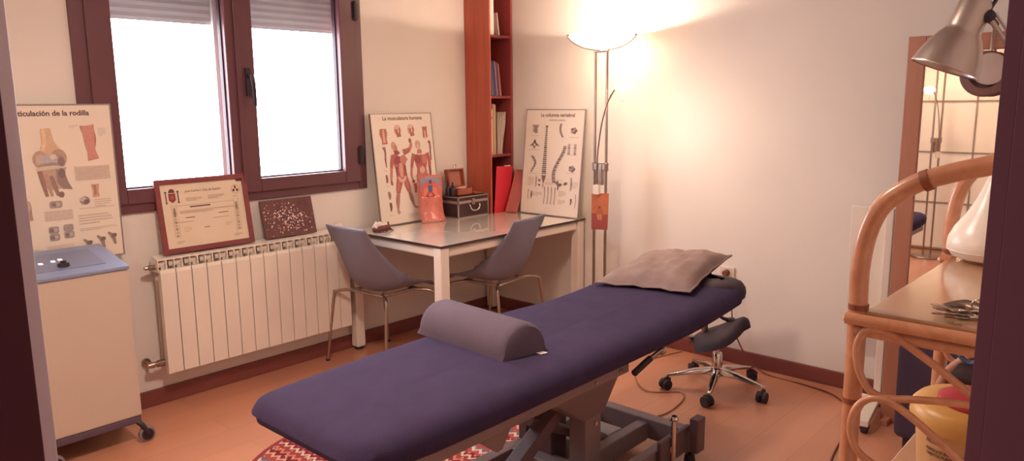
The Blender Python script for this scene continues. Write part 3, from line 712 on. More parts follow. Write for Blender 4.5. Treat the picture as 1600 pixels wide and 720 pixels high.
for k in range(6): m.tube([(-1.405+.034*math.cos(k), -.075+.026*math.sin(k), .79), (-1.405+.02*math.cos(k), -.075+.015*math.sin(k), .812)], .004, 6)
tag(m.build('sea_shell', M_bone, loc=(-1.405, -.075, .776), smooth=True), 'small rounded white shell at the right end of the radiator top, behind the left chair', 'shell')

# Buddha card
bc = thing('picture_stand', 'orange curved card with a small blue seated buddha picture, on the glass table', 'ornament', (-.745, -.19, TZ))
bu = Vector((.955, -.297, 0)); bn = Vector((-.297, -.955, 0)); b0_ = Vector((-.836, -.15, TZ))
mo = mat('orange_printed_card', '#d4776a', .35, var=.12, scale=40, coat=.4)
def card(a, b, th=0):   # a across, b along from table-front up
    prof = [(0, .055), (.022, .038), (.055, .02), (.10, .008), (.18, .002), (.298, 0)]
    t = b*(len(prof)-1); i = min(int(t), len(prof)-2); f = t-i
    z = prof[i][0]*(1-f)+prof[i+1][0]*f; d = prof[i][1]*(1-f)+prof[i+1][1]*f
    return b0_+bu*(a*.168+(.5-a)*0)+bn*(d-.001)+Vector((0, 0, z+.002))
m = MB(); m.grid(card, 2, 15); m.build('card', mo, bc, smooth=True, solid=.003)
p = Print(b0_+bn*.0035+Vector((0, 0, .034)), bu, (0, 0, 1))
p.rect(.018, .10, .150, .250, '#8e93a8'); p.rect(.018, .10, .150, .165, '#a3949c'); p.ell(.054, .17, .034, .060, '#d8655a', -.3); p.ell(.114, .17, .034, .060, '#d8655a', .3); p.ell(.085, .15, .05, .05, '#e2806c')
p.ell(.085, .222, .011, .014, '#54597c'); p.poly([(.066, .20), (.104, .20), (.098, .155), (.072, .155)], '#5b5f84'); p.poly([(.045, .125), (.07, .155), (.10, .155), (.125, .125)], '#a8473f'); p.ell(.085, .14, .014, .012, '#d9786c')
p.rect(.012, .10, .156, .122, '#dd8a78')
for x, y in ((.03, .125), (.05, .12), (.12, .122), (.14, .128), (.085, .108)): p.ell(x, y, .006, .006, '#f2cdbb')
p.rect(.055, .06, .112, .088, '#8b3f3c')
for x in (.045, .085, .125): p.ell(x, .062, .009, .009, '#f0c0ad')
p.build(bc)
mbead = mat('pale_pink_bead', '#efb9a6', .4, var=.05)
for x, y in ((.03, .02), (.055, .012), (.09, .018), (.13, .012), (.145, .022)):
    m = MB(); q = card(x/.168, y/.262*2.2); m.ball(q+bn*.004, .006, 8); m.build('bead', mbead, bc, smooth=True)

# black case with metal edges
cx0, cx1, cy0, cy1, cz1 = -.575, -.285, -.245, -.06, .895
case = thing('hard_case', 'black hard case with silver edges and handle under the small wooden box', 'case', (-.43, -.15, TZ))
m = MB(); m.box(cx0+.003, cx1-.003, cy0+.003, cy1-.003, TZ+.003, .855); m.build('body', M_case, case)
m = MB(); m.box(cx0+.003, cx1-.003, cy0+.003, cy1-.003, .857, cz1-.003); m.build('lid', M_case, case)
m = MB(); t = .009
for x in (cx0, cx1-t):
    for y in (cy0, cy1-t): m.box(x, x+t, y, y+t, TZ, cz1)
for z0, z1 in ((TZ, TZ+.007), (.848, .866), (cz1-.007, cz1)):
    m.box(cx0, cx1, cy0, cy0+.004, z0, z1); m.box(cx0, cx1, cy1-.004, cy1, z0, z1); m.box(cx0, cx0+.004, cy0, cy1, z0, z1); m.box(cx1-.004, cx1, cy0, cy1, z0, z1)
m.build('edging', M_alu, case, bevel=.001)
m = MB(); xm = (cx0+cx1)/2-.005
m.box(xm-.014, xm+.014, cy0-.006, cy0, .835, .876); m.cyl((xm, cy0-.01, .848), (xm, cy0, .848), .007); m.build('latch', M_steel, case, bevel=.002)
m = MB(); m.tube([(xm-.045, cy0-.004, .838), (xm-.045, cy0-.016, .832), (xm-.032, cy0-.02, .806), (xm, cy0-.021, .798), (xm+.032, cy0-.02, .806), (xm+.045, cy0-.016, .832), (xm+.045, cy0-.004, .838)], [.005, .006, .006, .006, .006, .006, .005], 10, smooth=4)
m.build('handle', M_chrome, case, smooth=True)

# wooden box with open lid
wz = cz1
wb = thing('wooden_box', 'small reddish wooden box standing open on the black case', 'box', (-.45, -.13, wz))
m = MB(); x0, x1, y0, y1 = -.525, -.375, -.185, -.085
m.box(x0, x1, y0, y1, wz, wz+.006); m.box(x0, x1, y0, y0+.008, wz, wz+.045); m.box(x0, x1, y1-.008, y1, wz, wz+.045); m.box(x0, x0+.008, y0, y1, wz, wz+.045); m.box(x1-.008, x1, y0, y1, wz, wz+.045)
m.build('tray', M_box, wb, bevel=.002)
M = Matrix.Translation((x0, y1, wz+.046)) @ Matrix.Rotation(math.radians(-8), 4, 'X')
m = MB(); w = x1-x0; m.box(0, w, 0, .008, 0, .125, M); m.box(0, .009, -.03, .0, 0, .125, M); m.box(w-.009, w, -.03, 0, 0, .125, M); m.box(.009, w-.009, -.03, 0, .116, .125, M); m.box(.009, w-.009, -.03, 0, 0, .008, M)
m.build('lid', M_box, wb, bevel=.002)
m = MB(); m.box(.012, w-.012, -.002, -.0005, .010, .115, M); m.build('lining', mat('rose_box_lining', '#b87464', .6, var=.08), wb)
m = MB(); m.cyl((-.375, -.14, wz+.028), (-.367, -.14, wz+.028), .009); m.build('clasp', M_rubber, wb)
m = MB(); 
kx, ky, kz = -.452, -.088, wz+.1685+.005
m.tube([(kx-.010, ky, kz+.004), (kx-.004, ky-.004, kz+.02), (kx+.006, ky, kz+.024), (kx+.012, ky+.003, kz+.010), (kx+.004, ky-.003, kz+.003)], [.004, .005, .006, .005, .004], 8, smooth=3, closed=True); m.ball((kx+.002, ky, kz+.008), .008, 10)
tag(m.build('metal_knot', M_chrome, loc=(kx, ky, kz), smooth=True), 'tiny shiny dark knot ornament on top of the open wooden box lid', 'ornament')
m = MB(); m.box(-.365, -.292, -.20, -.10, wz, wz+.008); tag(m.build('wooden_tray', M_box, bevel=.002, loc=(-.35, -.15, wz)), 'flat reddish wooden slab on the right end of the black case', 'slab')
m = MB(); m.ball((-.49, -.18, wz+.052), .016, 12, (1.6, 1, .5)); m.ball((-.45, -.175, wz+.052), .014, 12, (1.3, 1, .6)); m.ball((-.465, -.16, wz+.046), .03, 12, (1.5, 1, .25)); tag(m.build('trinkets', mat('pale_rose_trinket', '#dba48f', .5, var=.1), loc=(-.47, -.17, wz+.045), smooth=True), 'pale pink trinkets heaped in the open wooden box', 'trinkets')
def bottle(x, y, hgt, lab):
    r = thing('dropper_bottle', lab, 'bottle', (x, y, cz1), 'dropper bottles on the black case')
    m = MB(); m.lathe([(0, 0), (.0155, 0), (.0165, .004), (.0165, hgt*.5), (.013, hgt*.57), (.0065, hgt*.62), (.0065, hgt*.66), (0, hgt*.66)], (x, y, cz1), seg=20); m.build('bottle', M_black, r, smooth=True)
    m = MB(); m.lathe([(.009, hgt*.64), (.009, hgt*.74), (.006, hgt*.76), (.006, hgt*.93), (.003, hgt), (0, hgt)], (x, y, cz1), seg=16); m.build('dropper', M_rubber, r, smooth=True)
bottle(-.560, -.135, .105, 'dark dropper bottle on the black case, the left and taller one')
bottle(-.5465, -.165, .095, 'dark dropper bottle on the black case, close beside the open wooden box')

# ------------------------------------------------------------------ bookcase on the table
BX0, BX1, BY0, BY1, BT = -.25, -.006, -.225, -.002, 2.42
bk = thing('bookcase', 'tall narrow orange-brown bookcase standing on the table in the corner', 'bookcase', (-.13, -.12, TZ))
m = MB(); m.box(BX0, BX0+.014, BY0-.012, BY1, TZ, BT); m.build('side_panel', M_shelfwood, bk, bevel=.002)
m = MB(); m.box(BX1-.018, BX1, BY0, BY1, TZ, BT); m.build('side_panel', M_shelfin, bk, bevel=.002)
m = MB(); m.box(BX0+.02, BX1-.018, BY1-.008, BY1, TZ, BT); m.build('back_panel', M_shelfin, bk)
SHZ = (.775, 1.135, 1.535, 1.94, 2.40)
for z in SHZ:
    m = MB(); m.box(BX0+.02, BX1-.018, BY0+.005, BY1-.008, z, z+.018); m.build('shelf', M_shelfin, bk, bevel=.002)
# books
def book(name, lab, x, w, z, h, d, lean, col, cat='book', grp=None, yf=-.205, pages=True):
    """book/binder with spine to the room, lower left at x; lean in degrees to +x at the top"""
    root = thing(name, lab, cat, (x, yf, z), grp)
    M = Matrix.Translation((x, yf, z)) @ Matrix.Rotation(math.radians(lean), 4, 'Y')
    cm = MATS.get('cover_'+col[1:]) or mat('cover_'+col[1:], col, .5, var=.04)
    m = MB(); t = .0018
    m.box(0, t, 0, d, 0, h, M); m.box(w-t, w, 0, d, 0, h, M); m.box(t, w-t, 0, .002, 0, h, M); m.build('cover', cm, root)
    if pages:
        m = MB(); m.box(t, w-t, .003, d-.004, .003, h-.004, M); m.build('pages', M_bone, root)
    return root
g = 'books on the shelf under the white binder'
zb = SHZ[2]+.0185
book('book', 'pale pink book leaning at the far left of the blue books', -.209, .010, zb, .250, .14, -6, '#cf8f88', grp=g, yf=-.20)
book('book', 'tall blue-grey book second from the left among the leaning books', -.1975, .024, zb, .235, .15, -6, '#5d6488', grp=g)
book('book', 'navy book in the middle of the leaning books', -.172, .024, zb, .232, .15, -6, '#50466a', grp=g)
book('book', 'slim silvery book between the navy and purple books', -.1465, .010, zb, .232, .15, -6, '#a28f98', grp=g)
book('book', 'dark purple book second from the right among the leaning books', -.135, .022, zb, .225, .15, -6, '#6b3f55', grp=g)
book('book', 'thin pink paperback leaning at the right end of the blue books', -.1115, .012, zb, .215, .14, -7, '#c47a72', grp=g)
zt = SHZ[3]+.0185
book('ring_binder', 'white ring binder on the top visible bookcase shelf', -.2345, .065, zt, .32, .19, 0, '#ece0d4', 'binder')
book('catalogue', 'pale loose catalogue slumped against the white ring binder', -.12, .008, zt, .15, .13, -8, '#d9bcae', 'booklet')
g = 'files on the shelf above the red folder'
zc = SHZ[1]+.0185
book('file_binder', 'cream file with a dark elastic band, leftmost on the lower bookcase shelf', -.2345, .038, zc, .31, .185, 0, '#eadccb', 'binder', g)
m = MB(); m.tube([(-.2345+.002, -.2062, zc+.21), (-.2345+.02, -.2068, zc+.225), (-.2345+.036, -.2062, zc+.26)], .0015, 6, smooth=4); m.tube([(-.2325, -.2062, zc+.04), (-.213, -.2068, zc+.015), (-.199, -.2062, zc+.006)], .0015, 6, smooth=4)
eb = m.build('elastic_band', M_rubber, bpy.data.objects['file_binder'])
book('file_binder', 'tan file with a dark spine, second from the left on the lower shelf', -.195, .020, zc, .345, .185, 0, '#b99a80', 'binder', g)
book('file_binder', 'yellow-edged slim file in the middle of the lower shelf', -.174, .012, zc, .34, .185, 0, '#c9ab78', 'binder', g)
book('file_binder', 'dark purple slim file beside the ragged white papers', -.161, .012, zc, .29, .18, 0, '#6c4650', 'binder', g)
pp = thing('paper_stack', 'ragged stack of white papers at the right end of the lower shelf', 'papers', (-.09, -.2, zc))
for k in range(5):
    M = Matrix.Translation((-.140+k*.013, -.202+.004*(k % 3), zc)) @ Matrix.Rotation(math.radians(-1+k*1.4), 4, 'Y')
    m = MB(); m.grid(lambda a, b: M @ Vector((.006*math.sin(b*5+k)+.002*k*b, a*.17, b*(.27+.02*math.sin(k*2)))), 2, 8); m.build('sheet', M_bone, pp, solid=.003)
# red folder and wooden-framed clear panel leaning
m = MB()
M = Matrix.Translation((-.232, -.25, TZ)) @ Matrix.Rotation(math.radians(4), 4, 'X')
rf = thing('red_folder', 'bright red folder standing in the bottom of the bookcase', 'folder', (-.16, -.24, TZ))
m.prism([M @ Vector(q) for q in ((0, 0, 0), (.135, 0, 0), (.172, 0, .315), (.004, 0, .325))], M.to_3x3() @ Vector((0, .006, 0))); m.build('cover', M_red, rf, bevel=.001)
m = MB(); m.prism([M @ Vector(q) for q in ((.09, .007, .31), (.15, .007, .31), (.15, .007, .324), (.09, .007, .326))], M.to_3x3() @ Vector((0, .003, 0))); m.build('inner_sheet', M_bone, rf)
pf = thing('leaning_panel', 'thin reddish wooden frame leaning in the corner beside the red folder', 'frame', (-.06, -.28, TZ))
a = Vector((-.155, -.285, TZ)); dv = Vector((.115, .0, .28)).normalized(); uu = Vector((.25, -.95, 0)).normalized(); nn = dv.cross(uu)
m = MB()
for s0 in (0, .078):
    q = a+uu*s0; m.bar(q, q+dv*.315, .012, .008, up=nn)
for h0 in (.008, .307): m.bar(a+dv*h0, a+dv*h0+uu*.078, .008, .012, up=nn)
m.build('frame', M_shelfwood, pf, bevel=.001)
m = MB(); m.prism([a+dv*.01, a+dv*.01+uu*.078, a+dv*.305+uu*.078, a+dv*.305], nn*.002); m.build('backing', mat('dusty_rose_backing', '#b0605a', .5, var=.05), pf)

# ------------------------------------------------------------------ floor lamp (torchiere with reading arm)
LX, LY = -.25, -1.152
RC0 = (-.30, -.362, 1.585)
RARM = [(-.02, .012, 1.02), (-.022, .010, 1.13), (-.035, -.01, 1.25), (-.06, -.05, 1.38), (-.11, -.12, 1.49), (-.17, -.20, 1.555), (-.23, -.275, 1.588), (-.272, -.326, 1.596)]
def floor_lamp():
    root = thing('floor_lamp', 'tall silver twin-pole floor lamp with glowing bowl, standing before the right wall', 'floor lamp', (0, 0, 0))
    # local frame: lamp at origin, poles spaced along y
    m = MB(); m.lathe([(0, 0), (.14, 0), (.145, .008), (.14, .02), (.03, .028), (0, .028)], (0, 0, 0), seg=40); m.build('base', M_lampmetal, root, smooth=True)
    for s in (-1, 1):
        m = MB(); m.cyl((0, s*.0415, .02), (0, s*.0415, 1.80), .0085, seg=14); m.build('pole', M_lampmetal, root, smooth=True)
    m = MB()
    for s in (-1, 1): m.cyl((0, s*.0415, 1.095), (0, s*.0415, 1.145), .015, seg=14)
    m.box(-.014, .014, -.05, .05, 1.10, 1.14); m.box(-.018, .012, -.022, .024, 1.01, 1.14); m.build('bracket', M_lampmetal, root, bevel=.003)
    # bowl: dish with metal arc strap
    R = .2; zr = 1.895
    def dish(R, dep, th=0):
        pr = []
        for k in range(13):
            t = k/12; r = R*math.sin(t*1.2)/math.sin(1.2); z = zr-dep*(math.cos(t*1.2)-math.cos(1.2))/(1-math.cos(1.2))
            pr.append((max(r, 0) if k else 0, z))
        return pr
    m = MB(); m.lathe(dish(R-.012, .075), seg=44); b = m.build('bowl', M_bowl, root, smooth=True, solid=.004, label='frosted glass bowl glowing white')
    m = MB(); q = dish(R, .083)
    dx, dy = -.574, .819
    pts = [(-r*dx, -r*dy, z-.004) for r, z in q[::-1]]+[(r*dx, r*dy, z-.004) for r, z in q[1:]]
    m.tube(pts, .0055, 8, flat=1.4)
    for s in (-1, 1): m.cyl((s*(R+.004)*dx, s*(R+.004)*dy, zr-.006), (s*(R-.008)*dx, s*(R-.008)*dy, zr+.0), .008, seg=10)
    m.cyl((0, -.05, 1.803), (0, .05, 1.803), .010, seg=12); m.build('bowl_strap', M_lampmetal, root, smooth=True)
    m = MB(); m.cyl((0, -.1, zr-.036), (0, -.02, zr-.036), .006); m.build('bulb', M_bulb, b, smooth=True)
    # reading arm: rises from the bracket, crosses behind a pole and hooks over
    m = MB(); m.tube(RARM, .0045, 10, smooth=4)
    m.build('reading_arm', M_lampmetal, root, smooth=True)
    m = MB(); cc = RC0
    m.lathe([(.062, -.012), (.060, .0), (.05, .012), (.03, .021), (0, .026)], cc, (.0, .10, 1), 24, .62); s_ = m.build('reading_shade', M_bulb2, root, smooth=True, solid=.003, label='small glowing white reading shade')
    m = MB(); m.tube([(RC0[0]+.02, RC0[1]+.03, 1.565), (RC0[0]+.02, RC0[1]+.025, 1.53), (RC0[0]+.02, RC0[1]+.02, 1.50)], .0022, 8); m.build('shade_handle', M_lampmetal, s_, smooth=True)
    m = MB(); m.box(-.045, -.02, -.018, .022, .955, 1.012); m.build('dimmer_box', M_plug, root, bevel=.003, label='white dimmer box')
    return root
fl = floor_lamp()
fl2 = dup(fl, (-4.56, -1.99, 0), math.radians(127.4), 'twin-pole floor lamp by the gridded wardrobe, seen only in the mirror')
fl.location = (LX, LY, 0)
fl['group'] = 'twin-pole floor lamps'; fl2['group'] = 'twin-pole floor lamps'
# plaque hung from the lamp
pq = thing('wooden_plaque', 'small orange and red wooden plaque hanging on the floor lamp poles', 'plaque', (LX-.03, LY-.02, .74))
M = Matrix.Translation((LX-.045, LY+.052, .735)) @ Matrix.Rotation(math.radians(-30), 4, 'Z') @ Matrix.Rotation(math.radians(1.5), 4, 'Y')
# plaque plane spans -y, roughly facing the camera
d = Vector((.15, -1, 0)).normalized(); nn = Vector((-1, -.15, 0)); a = Vector((LX-.016, LY+.047, .735)); w = .108; H = .222
m = MB(); m.prism([a, a+d*w+Vector((0, 0, .004)), a+d*(w+.006)+Vector((0, 0, H+.006)), a+Vector((0, 0, H))], nn*.008); m.build('plate', M_pine, pq, bevel=.002)
p = Print(a+nn*.0082, d, (0, 0, 1)); p.poly([(.001, .002), (w-.001, .005), (w, .10), (.05, .098), (.001, .102)], '#9c453d'); p.ell(.055, .14, .007, .006, '#7b3428'); p.poly([(.03, .10), (.042, .122), (.068, .122), (.08, .10), (.068, .06), (.042, .06)], '#b0603f'); p.limb([(.055, .135), (.04, .12), (.034, .10)], (.003, .003, .003), '#8b4a30'); p.limb([(.055, .135), (.07, .12), (.076, .10)], (.003, .003, .003), '#8b4a30'); p.limb([(.047, .095), (.047, .065)], (.008, .008), '#cf8a62'); p.limb([(.063, .095), (.063, .065)], (.008, .008), '#cf8a62')
p.build(pq)
m = MB(); m.tube([(LX-.024, LY-.004, .95), (LX-.026, LY-.002, 1.0), (LX-.03, LY+.0, 1.08), (LX-.03, LY, 1.11)], .0015, 6); m.build('hanging_cord', M_cable, pq)

# wall outlet behind the pillow
ol = thing('wall_outlet', 'white wall outlet with a brown plug behind the pillow on the right wall', 'outlet', (0, -1.875, .53))
m = MB(); m.box(-.012, 0, -1.925, -1.835, .478, .562); m.build('plate', M_plug, ol, bevel=.003)
m = MB(); m.cyl((-.012, -1.88, .53), (-.045, -1.88, .53), .019, .015); m.build('plug', M_cable, ol, smooth=True)

# ------------------------------------------------------------------ chairs
def make_chair(lab):
    root = thing('shell_chair', lab, 'chair', (0, 0, 0), 'grey-blue shell chairs at the glass table')
    # faces +x
    prof = [(-.265, .835), (-.254, .77), (-.240, .70), (-.218, .61), (-.185, .525), (-.13, .462), (-.06, .441), (.03, .440), (.12, .446), (.19, .452), (.225, .445)]
    hw = [.172, .180, .190, .204, .214, .218, .218, .216, .212, .20, .185]
    wx = [.0, .022, .055, .10, .135, .12, .055, .02, .0, .0, .0]
    wz = [.0, .0, .004, .02, .05, .088, .095, .072, .045, .022, .0]
    Pc = [Vector((x, 0, z)) for x, z in prof]; Pq, Hw = catmull(Pc, hw, 3); _, Wx = catmull(Pc, wx, 3); _, Wz = catmull(Pc, wz, 3)
    n = len(Pq)-1
    def fn(a, b):
        i = min(int(round(b*n)), n); s = (a-.5)*2; e = abs(s)**2.6
        return (Pq[i].x+Wx[i]*e, s*Hw[i], Pq[i].z+Wz[i]*e)
    m = MB(); m.grid(fn, 16, n); m.build('seat_shell', M_chair, root, smooth=True, solid=.008)
    m = MB(); m.tube([(-.13, -.13, .432), (.13, -.13, .434), (.13, .13, .434), (-.13, .13, .432)], .009, 10, closed=True); m.build('under_frame', M_steel, root, smooth=True)
    for sx in (-1, 1):
        for sy in (-1, 1):
            m = MB(); m.tube([(sx*.10, sy*.10, .432), (sx*.15, sy*.185, .43), (sx*.178, sy*.222, .418), (sx*.19, sy*.236, .385), (sx*.235, sy*.262, .006)], .0095, 12, smooth=5)
            l = m.build('leg', M_steel, root, smooth=True)
            m = MB(); m.cyl((sx*.235, sy*.262, 0), (sx*.2345, sy*.2615, .014), .0115, seg=12); m.build('glide', M_rubber, l)
    return root
ch = make_chair('grey-blue shell chair nearest the radiator, at the left end of the table')
ch2 = dup(ch, (-.685, -.67, 0), math.radians(98.5), 'grey-blue shell chair at the long front side of the table')
ch.location = (-1.293, -.355, 0); ch.rotation_euler.z = math.radians(2)

# ------------------------------------------------------------------ massage bed
bed = thing('massage_table', 'long massage table with a navy cover on a grey steel lifting frame', 'massage table', (-1.87, -2.06, 0))
def mattress(x0, x1, y0, y1, zb, zt, rc, name, matl, crown=.0, xhead=None):
    m = MB(); nc = 10
    def loop(ins, z):
        pts = []
        X0, X1, Y0, Y1 = x0+ins, x1-ins, y0+ins, y1-ins; r = max(rc-ins, .01)
        for cx, cy, a0 in ((X1-r, Y1-r, 0), (X0+r, Y1-r, PI/2), (X0+r, Y0+r, PI), (X1-r, Y0+r, 1.5*PI)):
            for k in range(nc+1):
                a = a0+PI/2*k/nc; pts.append((cx+r*math.cos(a), cy+r*math.sin(a), z))
        # densify straight runs
        out = []
        for i in range(len(pts)):
            p, q = Vector(pts[i]), Vector(pts[(i+1) % len(pts)]); out.append(p)
            L = (q-p).length
            if L > .1:
                k = max(2, int(24 if L > 1 else 8))
                for j in range(1, k): out.append(p.lerp(q, j/k))
        return out
    H = zt-zb
    prof = [(.05, zb-.002), (.018, zb), (.004, zb+H*.12), (0, zb+H*.35), (.004, zb+H*.6), (.018, zb+H*.82), (.045, zb+H*.95), (.09, zt), (.14, zt+crown*.4), (.19, zt+crown*.7), (.24, zt+crown*.9), (.285, zt+crown), (.31, zt+crown)]
    n0 = len(loop(0, 0)); rings = []
    for ins, z in prof:
        lp = loop(ins, z)
        if len(lp) != n0: lp = lp[:n0]+[lp[-1]]*(n0-len(lp))
        rings.append([m.bm.verts.new(p) for p in lp])
    for A, B in zip(rings, rings[1:]):
        for k in range(n0): m.face([A[k], A[(k+1) % n0], B[(k+1) % n0], B[k]])
    m.face(rings[0][::-1])
    yc_ = (y0+y1)/2; last = [m.bm.verts.new((v.co.x, yc_, v.co.z)) for v in rings[-1]]; A = rings[-1]
    for k in range(n0): m.face([A[k], A[(k+1) % n0], last[(k+1) % n0], last[k]])
    bmesh.ops.remove_doubles(m.bm, verts=last, dist=.0004)
    return m
m = mattress(-2.965, -.80, -2.385, -1.745, .572, .668, .11, 'm', None, .004)
# sag and waviness of the towelling cover
for v in m.bm.verts:
    x, y, z = v.co
    if z > .62:
        v.co.z += .006*math.exp(-((x+1.55)/.12)**2)*-1+.003*math.sin(x*5.5)*math.cos(y*7)
    # the foot narrows slightly
    t = max(0, (-2.45-x)/.5); yc = -2.065
    v.co.y = yc+(y-yc)*(1-.10*min(t, 1)**1.6)
    v.co.z += -.012*min(t, 1)**1.5
    h = max(0, (x+1.35)/.55); v.co.z += .040*min(h, 1)**1.5
    if z < .61 and x < -2.75: v.co.z += .018*min(1, (-2.75-x)/.2); v.co.x += .015
m.build('mattress', M_bed, bed, smooth=True)
m = mattress(-.99, -.745, -2.372, -1.758, .613, .708, .10, 'm', None); m.build('head_pad', M_vinyl, bed, smooth=True, label='bare dark vinyl end of the head pad')
for y in (-2.335, -1.80):
    m = MB(); m.box(-2.82, -1.74, y-.016, y+.016, .528, .574); m.build('side_rail', M_bframe, bed, bevel=.004)
m = MB()
for x in (-2.80, -2.42, -1.76): m.box(x-.018, x+.018, -2.32, -1.815, .535, .571)
for y in (-2.24, -1.90): m.box(-1.78, -1.0, y-.016, y+.016, .54, .571)
m.box(-1.03, -1.0, -2.22, -1.92, .54, .60)
m.box(-2.80, -1.12, -2.08, -2.04, .54, .571); m.build('cross_frame', M_bframe, bed, bevel=.004)
m = MB()
T = [(-2.16, -2.30, .535), (-1.70, -2.30, .535), (-1.70, -1.83, .535), (-2.16, -1.83, .535)]; B = [(-1.81, -2.20, .31), (-1.68, -2.20, .31), (-1.68, -1.95, .31), (-1.81, -1.95, .31)]
tv = [m.bm.verts.new(q) for q in T]; bv = [m.bm.verts.new(q) for q in B]
m.face(tv); m.face(bv[::-1])
for k in range(4): m.face([tv[k], bv[k], bv[(k+1) % 4], tv[(k+1) % 4]])
m.build('lift_head', M_bframe, bed, bevel=.006)
for y0, y1, mm in ((-2.20, -2.12, M_bframe), (-2.03, -1.95, M_bframe_d)):
    m = MB(); m.box(-1.80, -1.70, y0, y1, .06, .325); m.build('lift_column', mm, bed, bevel=.004)
m = MB(); m.bar((-2.28, -2.10, .10), (-1.82, -2.10, .37), .06, .05); m.build('lift_arm', M_bframe_d, bed, bevel=.004)
for y in (-2.306, -1.83):
    m = MB(); m.prism([(-2.52, y, .53), (-2.36, y, .535), (-2.33, y, .512), (-2.375, y, .443), (-2.40, y, .44)], (0, .010, 0)); m.build('hinge_plate', M_bframe, bed, bevel=.002)
for p_, r_ in (((-1.74, -2.20, .285), .009), ((-2.345, -2.306, .515), .008), ((-1.80, -2.351, .55), .009), ((-1.95, -2.351, .548), .006)):
    m = MB(); m.cyl(p_, Vector(p_)+Vector((0, -.008, 0)), r_, seg=14); m.build('bolt', M_chrome, bed, smooth=True)
# base frame on the floor
m = MB(); zb0, zb1 = .05, .12
m.box(-2.52, -1.25, -1.875, -1.82, zb0, zb1); m.box(-2.52, -1.25, -2.33, -2.285, zb0, zb1)
m.box(-2.56, -2.50, -2.37, -1.77, zb0, zb1+.02); m.box(-1.29, -1.23, -2.37, -1.77, zb0, zb1+.02); m.box(-1.86, -1.78, -2.27, -1.87, zb0, zb1)
m.build('base_frame', M_bframe, bed, bevel=.004)
for x0_, x1_ in ((-1.763, -1.665), (-1.60, -1.54)):
    m = MB(); m.box(x0_, x1_, -1.868, -1.825, .11, .53); m.build('upright', M_bframe_d, bed, bevel=.003)
m = MB(); m.box(-1.70, -1.29, -2.16, -2.11, .045, .125); m.build('centre_beam', M_bframe, bed, bevel=.004)
m = MB(); m.box(-1.62, -1.38, -2.09, -1.90, .055, .11); m.build('motor_box', mat('pale_grey_housing', '#a39590', .5, var=.03), bed, bevel=.008)
m = MB(); m.cyl((-1.64, -2.07, .16), (-1.98, -2.07, .34), .022); m.cyl((-1.5, -2.07, .09), (-1.68, -2.07, .19), .03); m.build('actuator', M_bframe_d, bed, smooth=True)
for (x, y) in ((-2.53, -2.35), (-2.53, -1.79), (-1.26, -2.35), (-1.26, -1.79)):
    m = MB(); m.cyl((x, y, 0), (x, y, .03), .024, .02); m.cyl((x, y, .03), (x, y, .06), .008); m.build('levelling_foot', M_rubber, bed, smooth=True)
m = MB(); m.cyl((-1.42, -2.36, .02), (-1.42, -2.36, .235), .012); m.lathe([(0, .235), (.017, .235), (.021, .243), (.016, .252), (.008, .247), (0, .247)], (-1.42, -2.36, 0), seg=20); m.box(-1.44, -1.40, -2.36, -2.30, .10, .125)
m.build('pedal_rod', M_chrome, bed, smooth=True)
m = MB(); m.box(-1.29, -1.225, -2.40, -2.36, .05, .20); m.box(-1.50, -1.26, -2.352, -2.332, .05, .16); m.build('wheel_bracket', M_bframe_d, bed, bevel=.004)
# adjusting lever under the side, and black lever at the head
m = MB(); m.tube([(-1.50, -2.30, .555), (-1.53, -2.36, .565), (-1.60, -2.375, .562), (-1.745, -2.38, .535)], .0095, 12, smooth=4); lv = m.build('side_lever', M_steel, bed, smooth=True)
m = MB(); m.cyl((-1.64, -2.377, .558), (-1.75, -2.38, .533), .0125); m.build('lever_grip', M_rubber, lv, smooth=True)
m = MB(); m.ball((-1.535, -2.365, .56), .017, 12); m.build('lever_knob', M_steel, lv, smooth=True)
m = MB(); m.tube([(-.93, -2.20, .575), (-.87, -2.24, .55), (-.83, -2.27, .512), (-.79, -2.295, .503)], [.006, .006, .008, .010], 10, smooth=4); m.ball((-.80, -2.29, .503), .024, 12, (1.5, .8, .42)); m.build('head_lever', M_black, bed, smooth=True)

# bolster
BA = math.radians(-9)   # turned a little on the couch
bo = thing('bolster', 'slate grey half-round bolster lying across the navy massage table', 'bolster', (-2.14, -1.97, .672))
ax = Vector((-.075, -.997, 0)).normalized(); pp_ = Vector((.98, -.16, 0)).normalized(); c0 = Vector((-2.125, -1.715, .667))+ax*.034; L = .465
m = MB(); secs = []
NSEG = 22
for a, sc in ((0, .82), (.012, .95), (.03, 1), (.25, 1.0), (.44, 1), (.458, .97), (.466, .90)):
    ring = []
    for k in range(NSEG+1):
        t = PI*k/NSEG; x = -math.cos(t)*.098; z = .116*math.sin(t)**.85
        if z < 0: z = 0
        ring.append((x*(.9+.1*sc) if k in (0, NSEG) else x*sc, z*sc))
    secs.append([m.bm.verts.new(c0+ax*a+pp_*x+Vector((0, 0, z))) for x, z in ring])
for A, B in zip(secs, secs[1:]):
    for k in range(NSEG): m.face([A[k], A[k+1], B[k+1], B[k]])
    m.face([A[-1], A[0], B[0], B[-1]])
m.face(secs[0][::-1]); m.face(secs[-1])
m.build('cushion', M_bolster, bo, smooth=True)
m = MB(); q = c0+ax*.468+pp_*(.045)+Vector((0, 0, .003))
m.prism([q, q+ax*.004+pp_*.03, q+ax*.022+pp_*.034+Vector((0, 0, -.001)), q+ax*.022+pp_*.004+Vector((0, 0, -.001))], (0, 0, .0015)); m.build('care_tag', M_plug, bo, label='small white care tag')

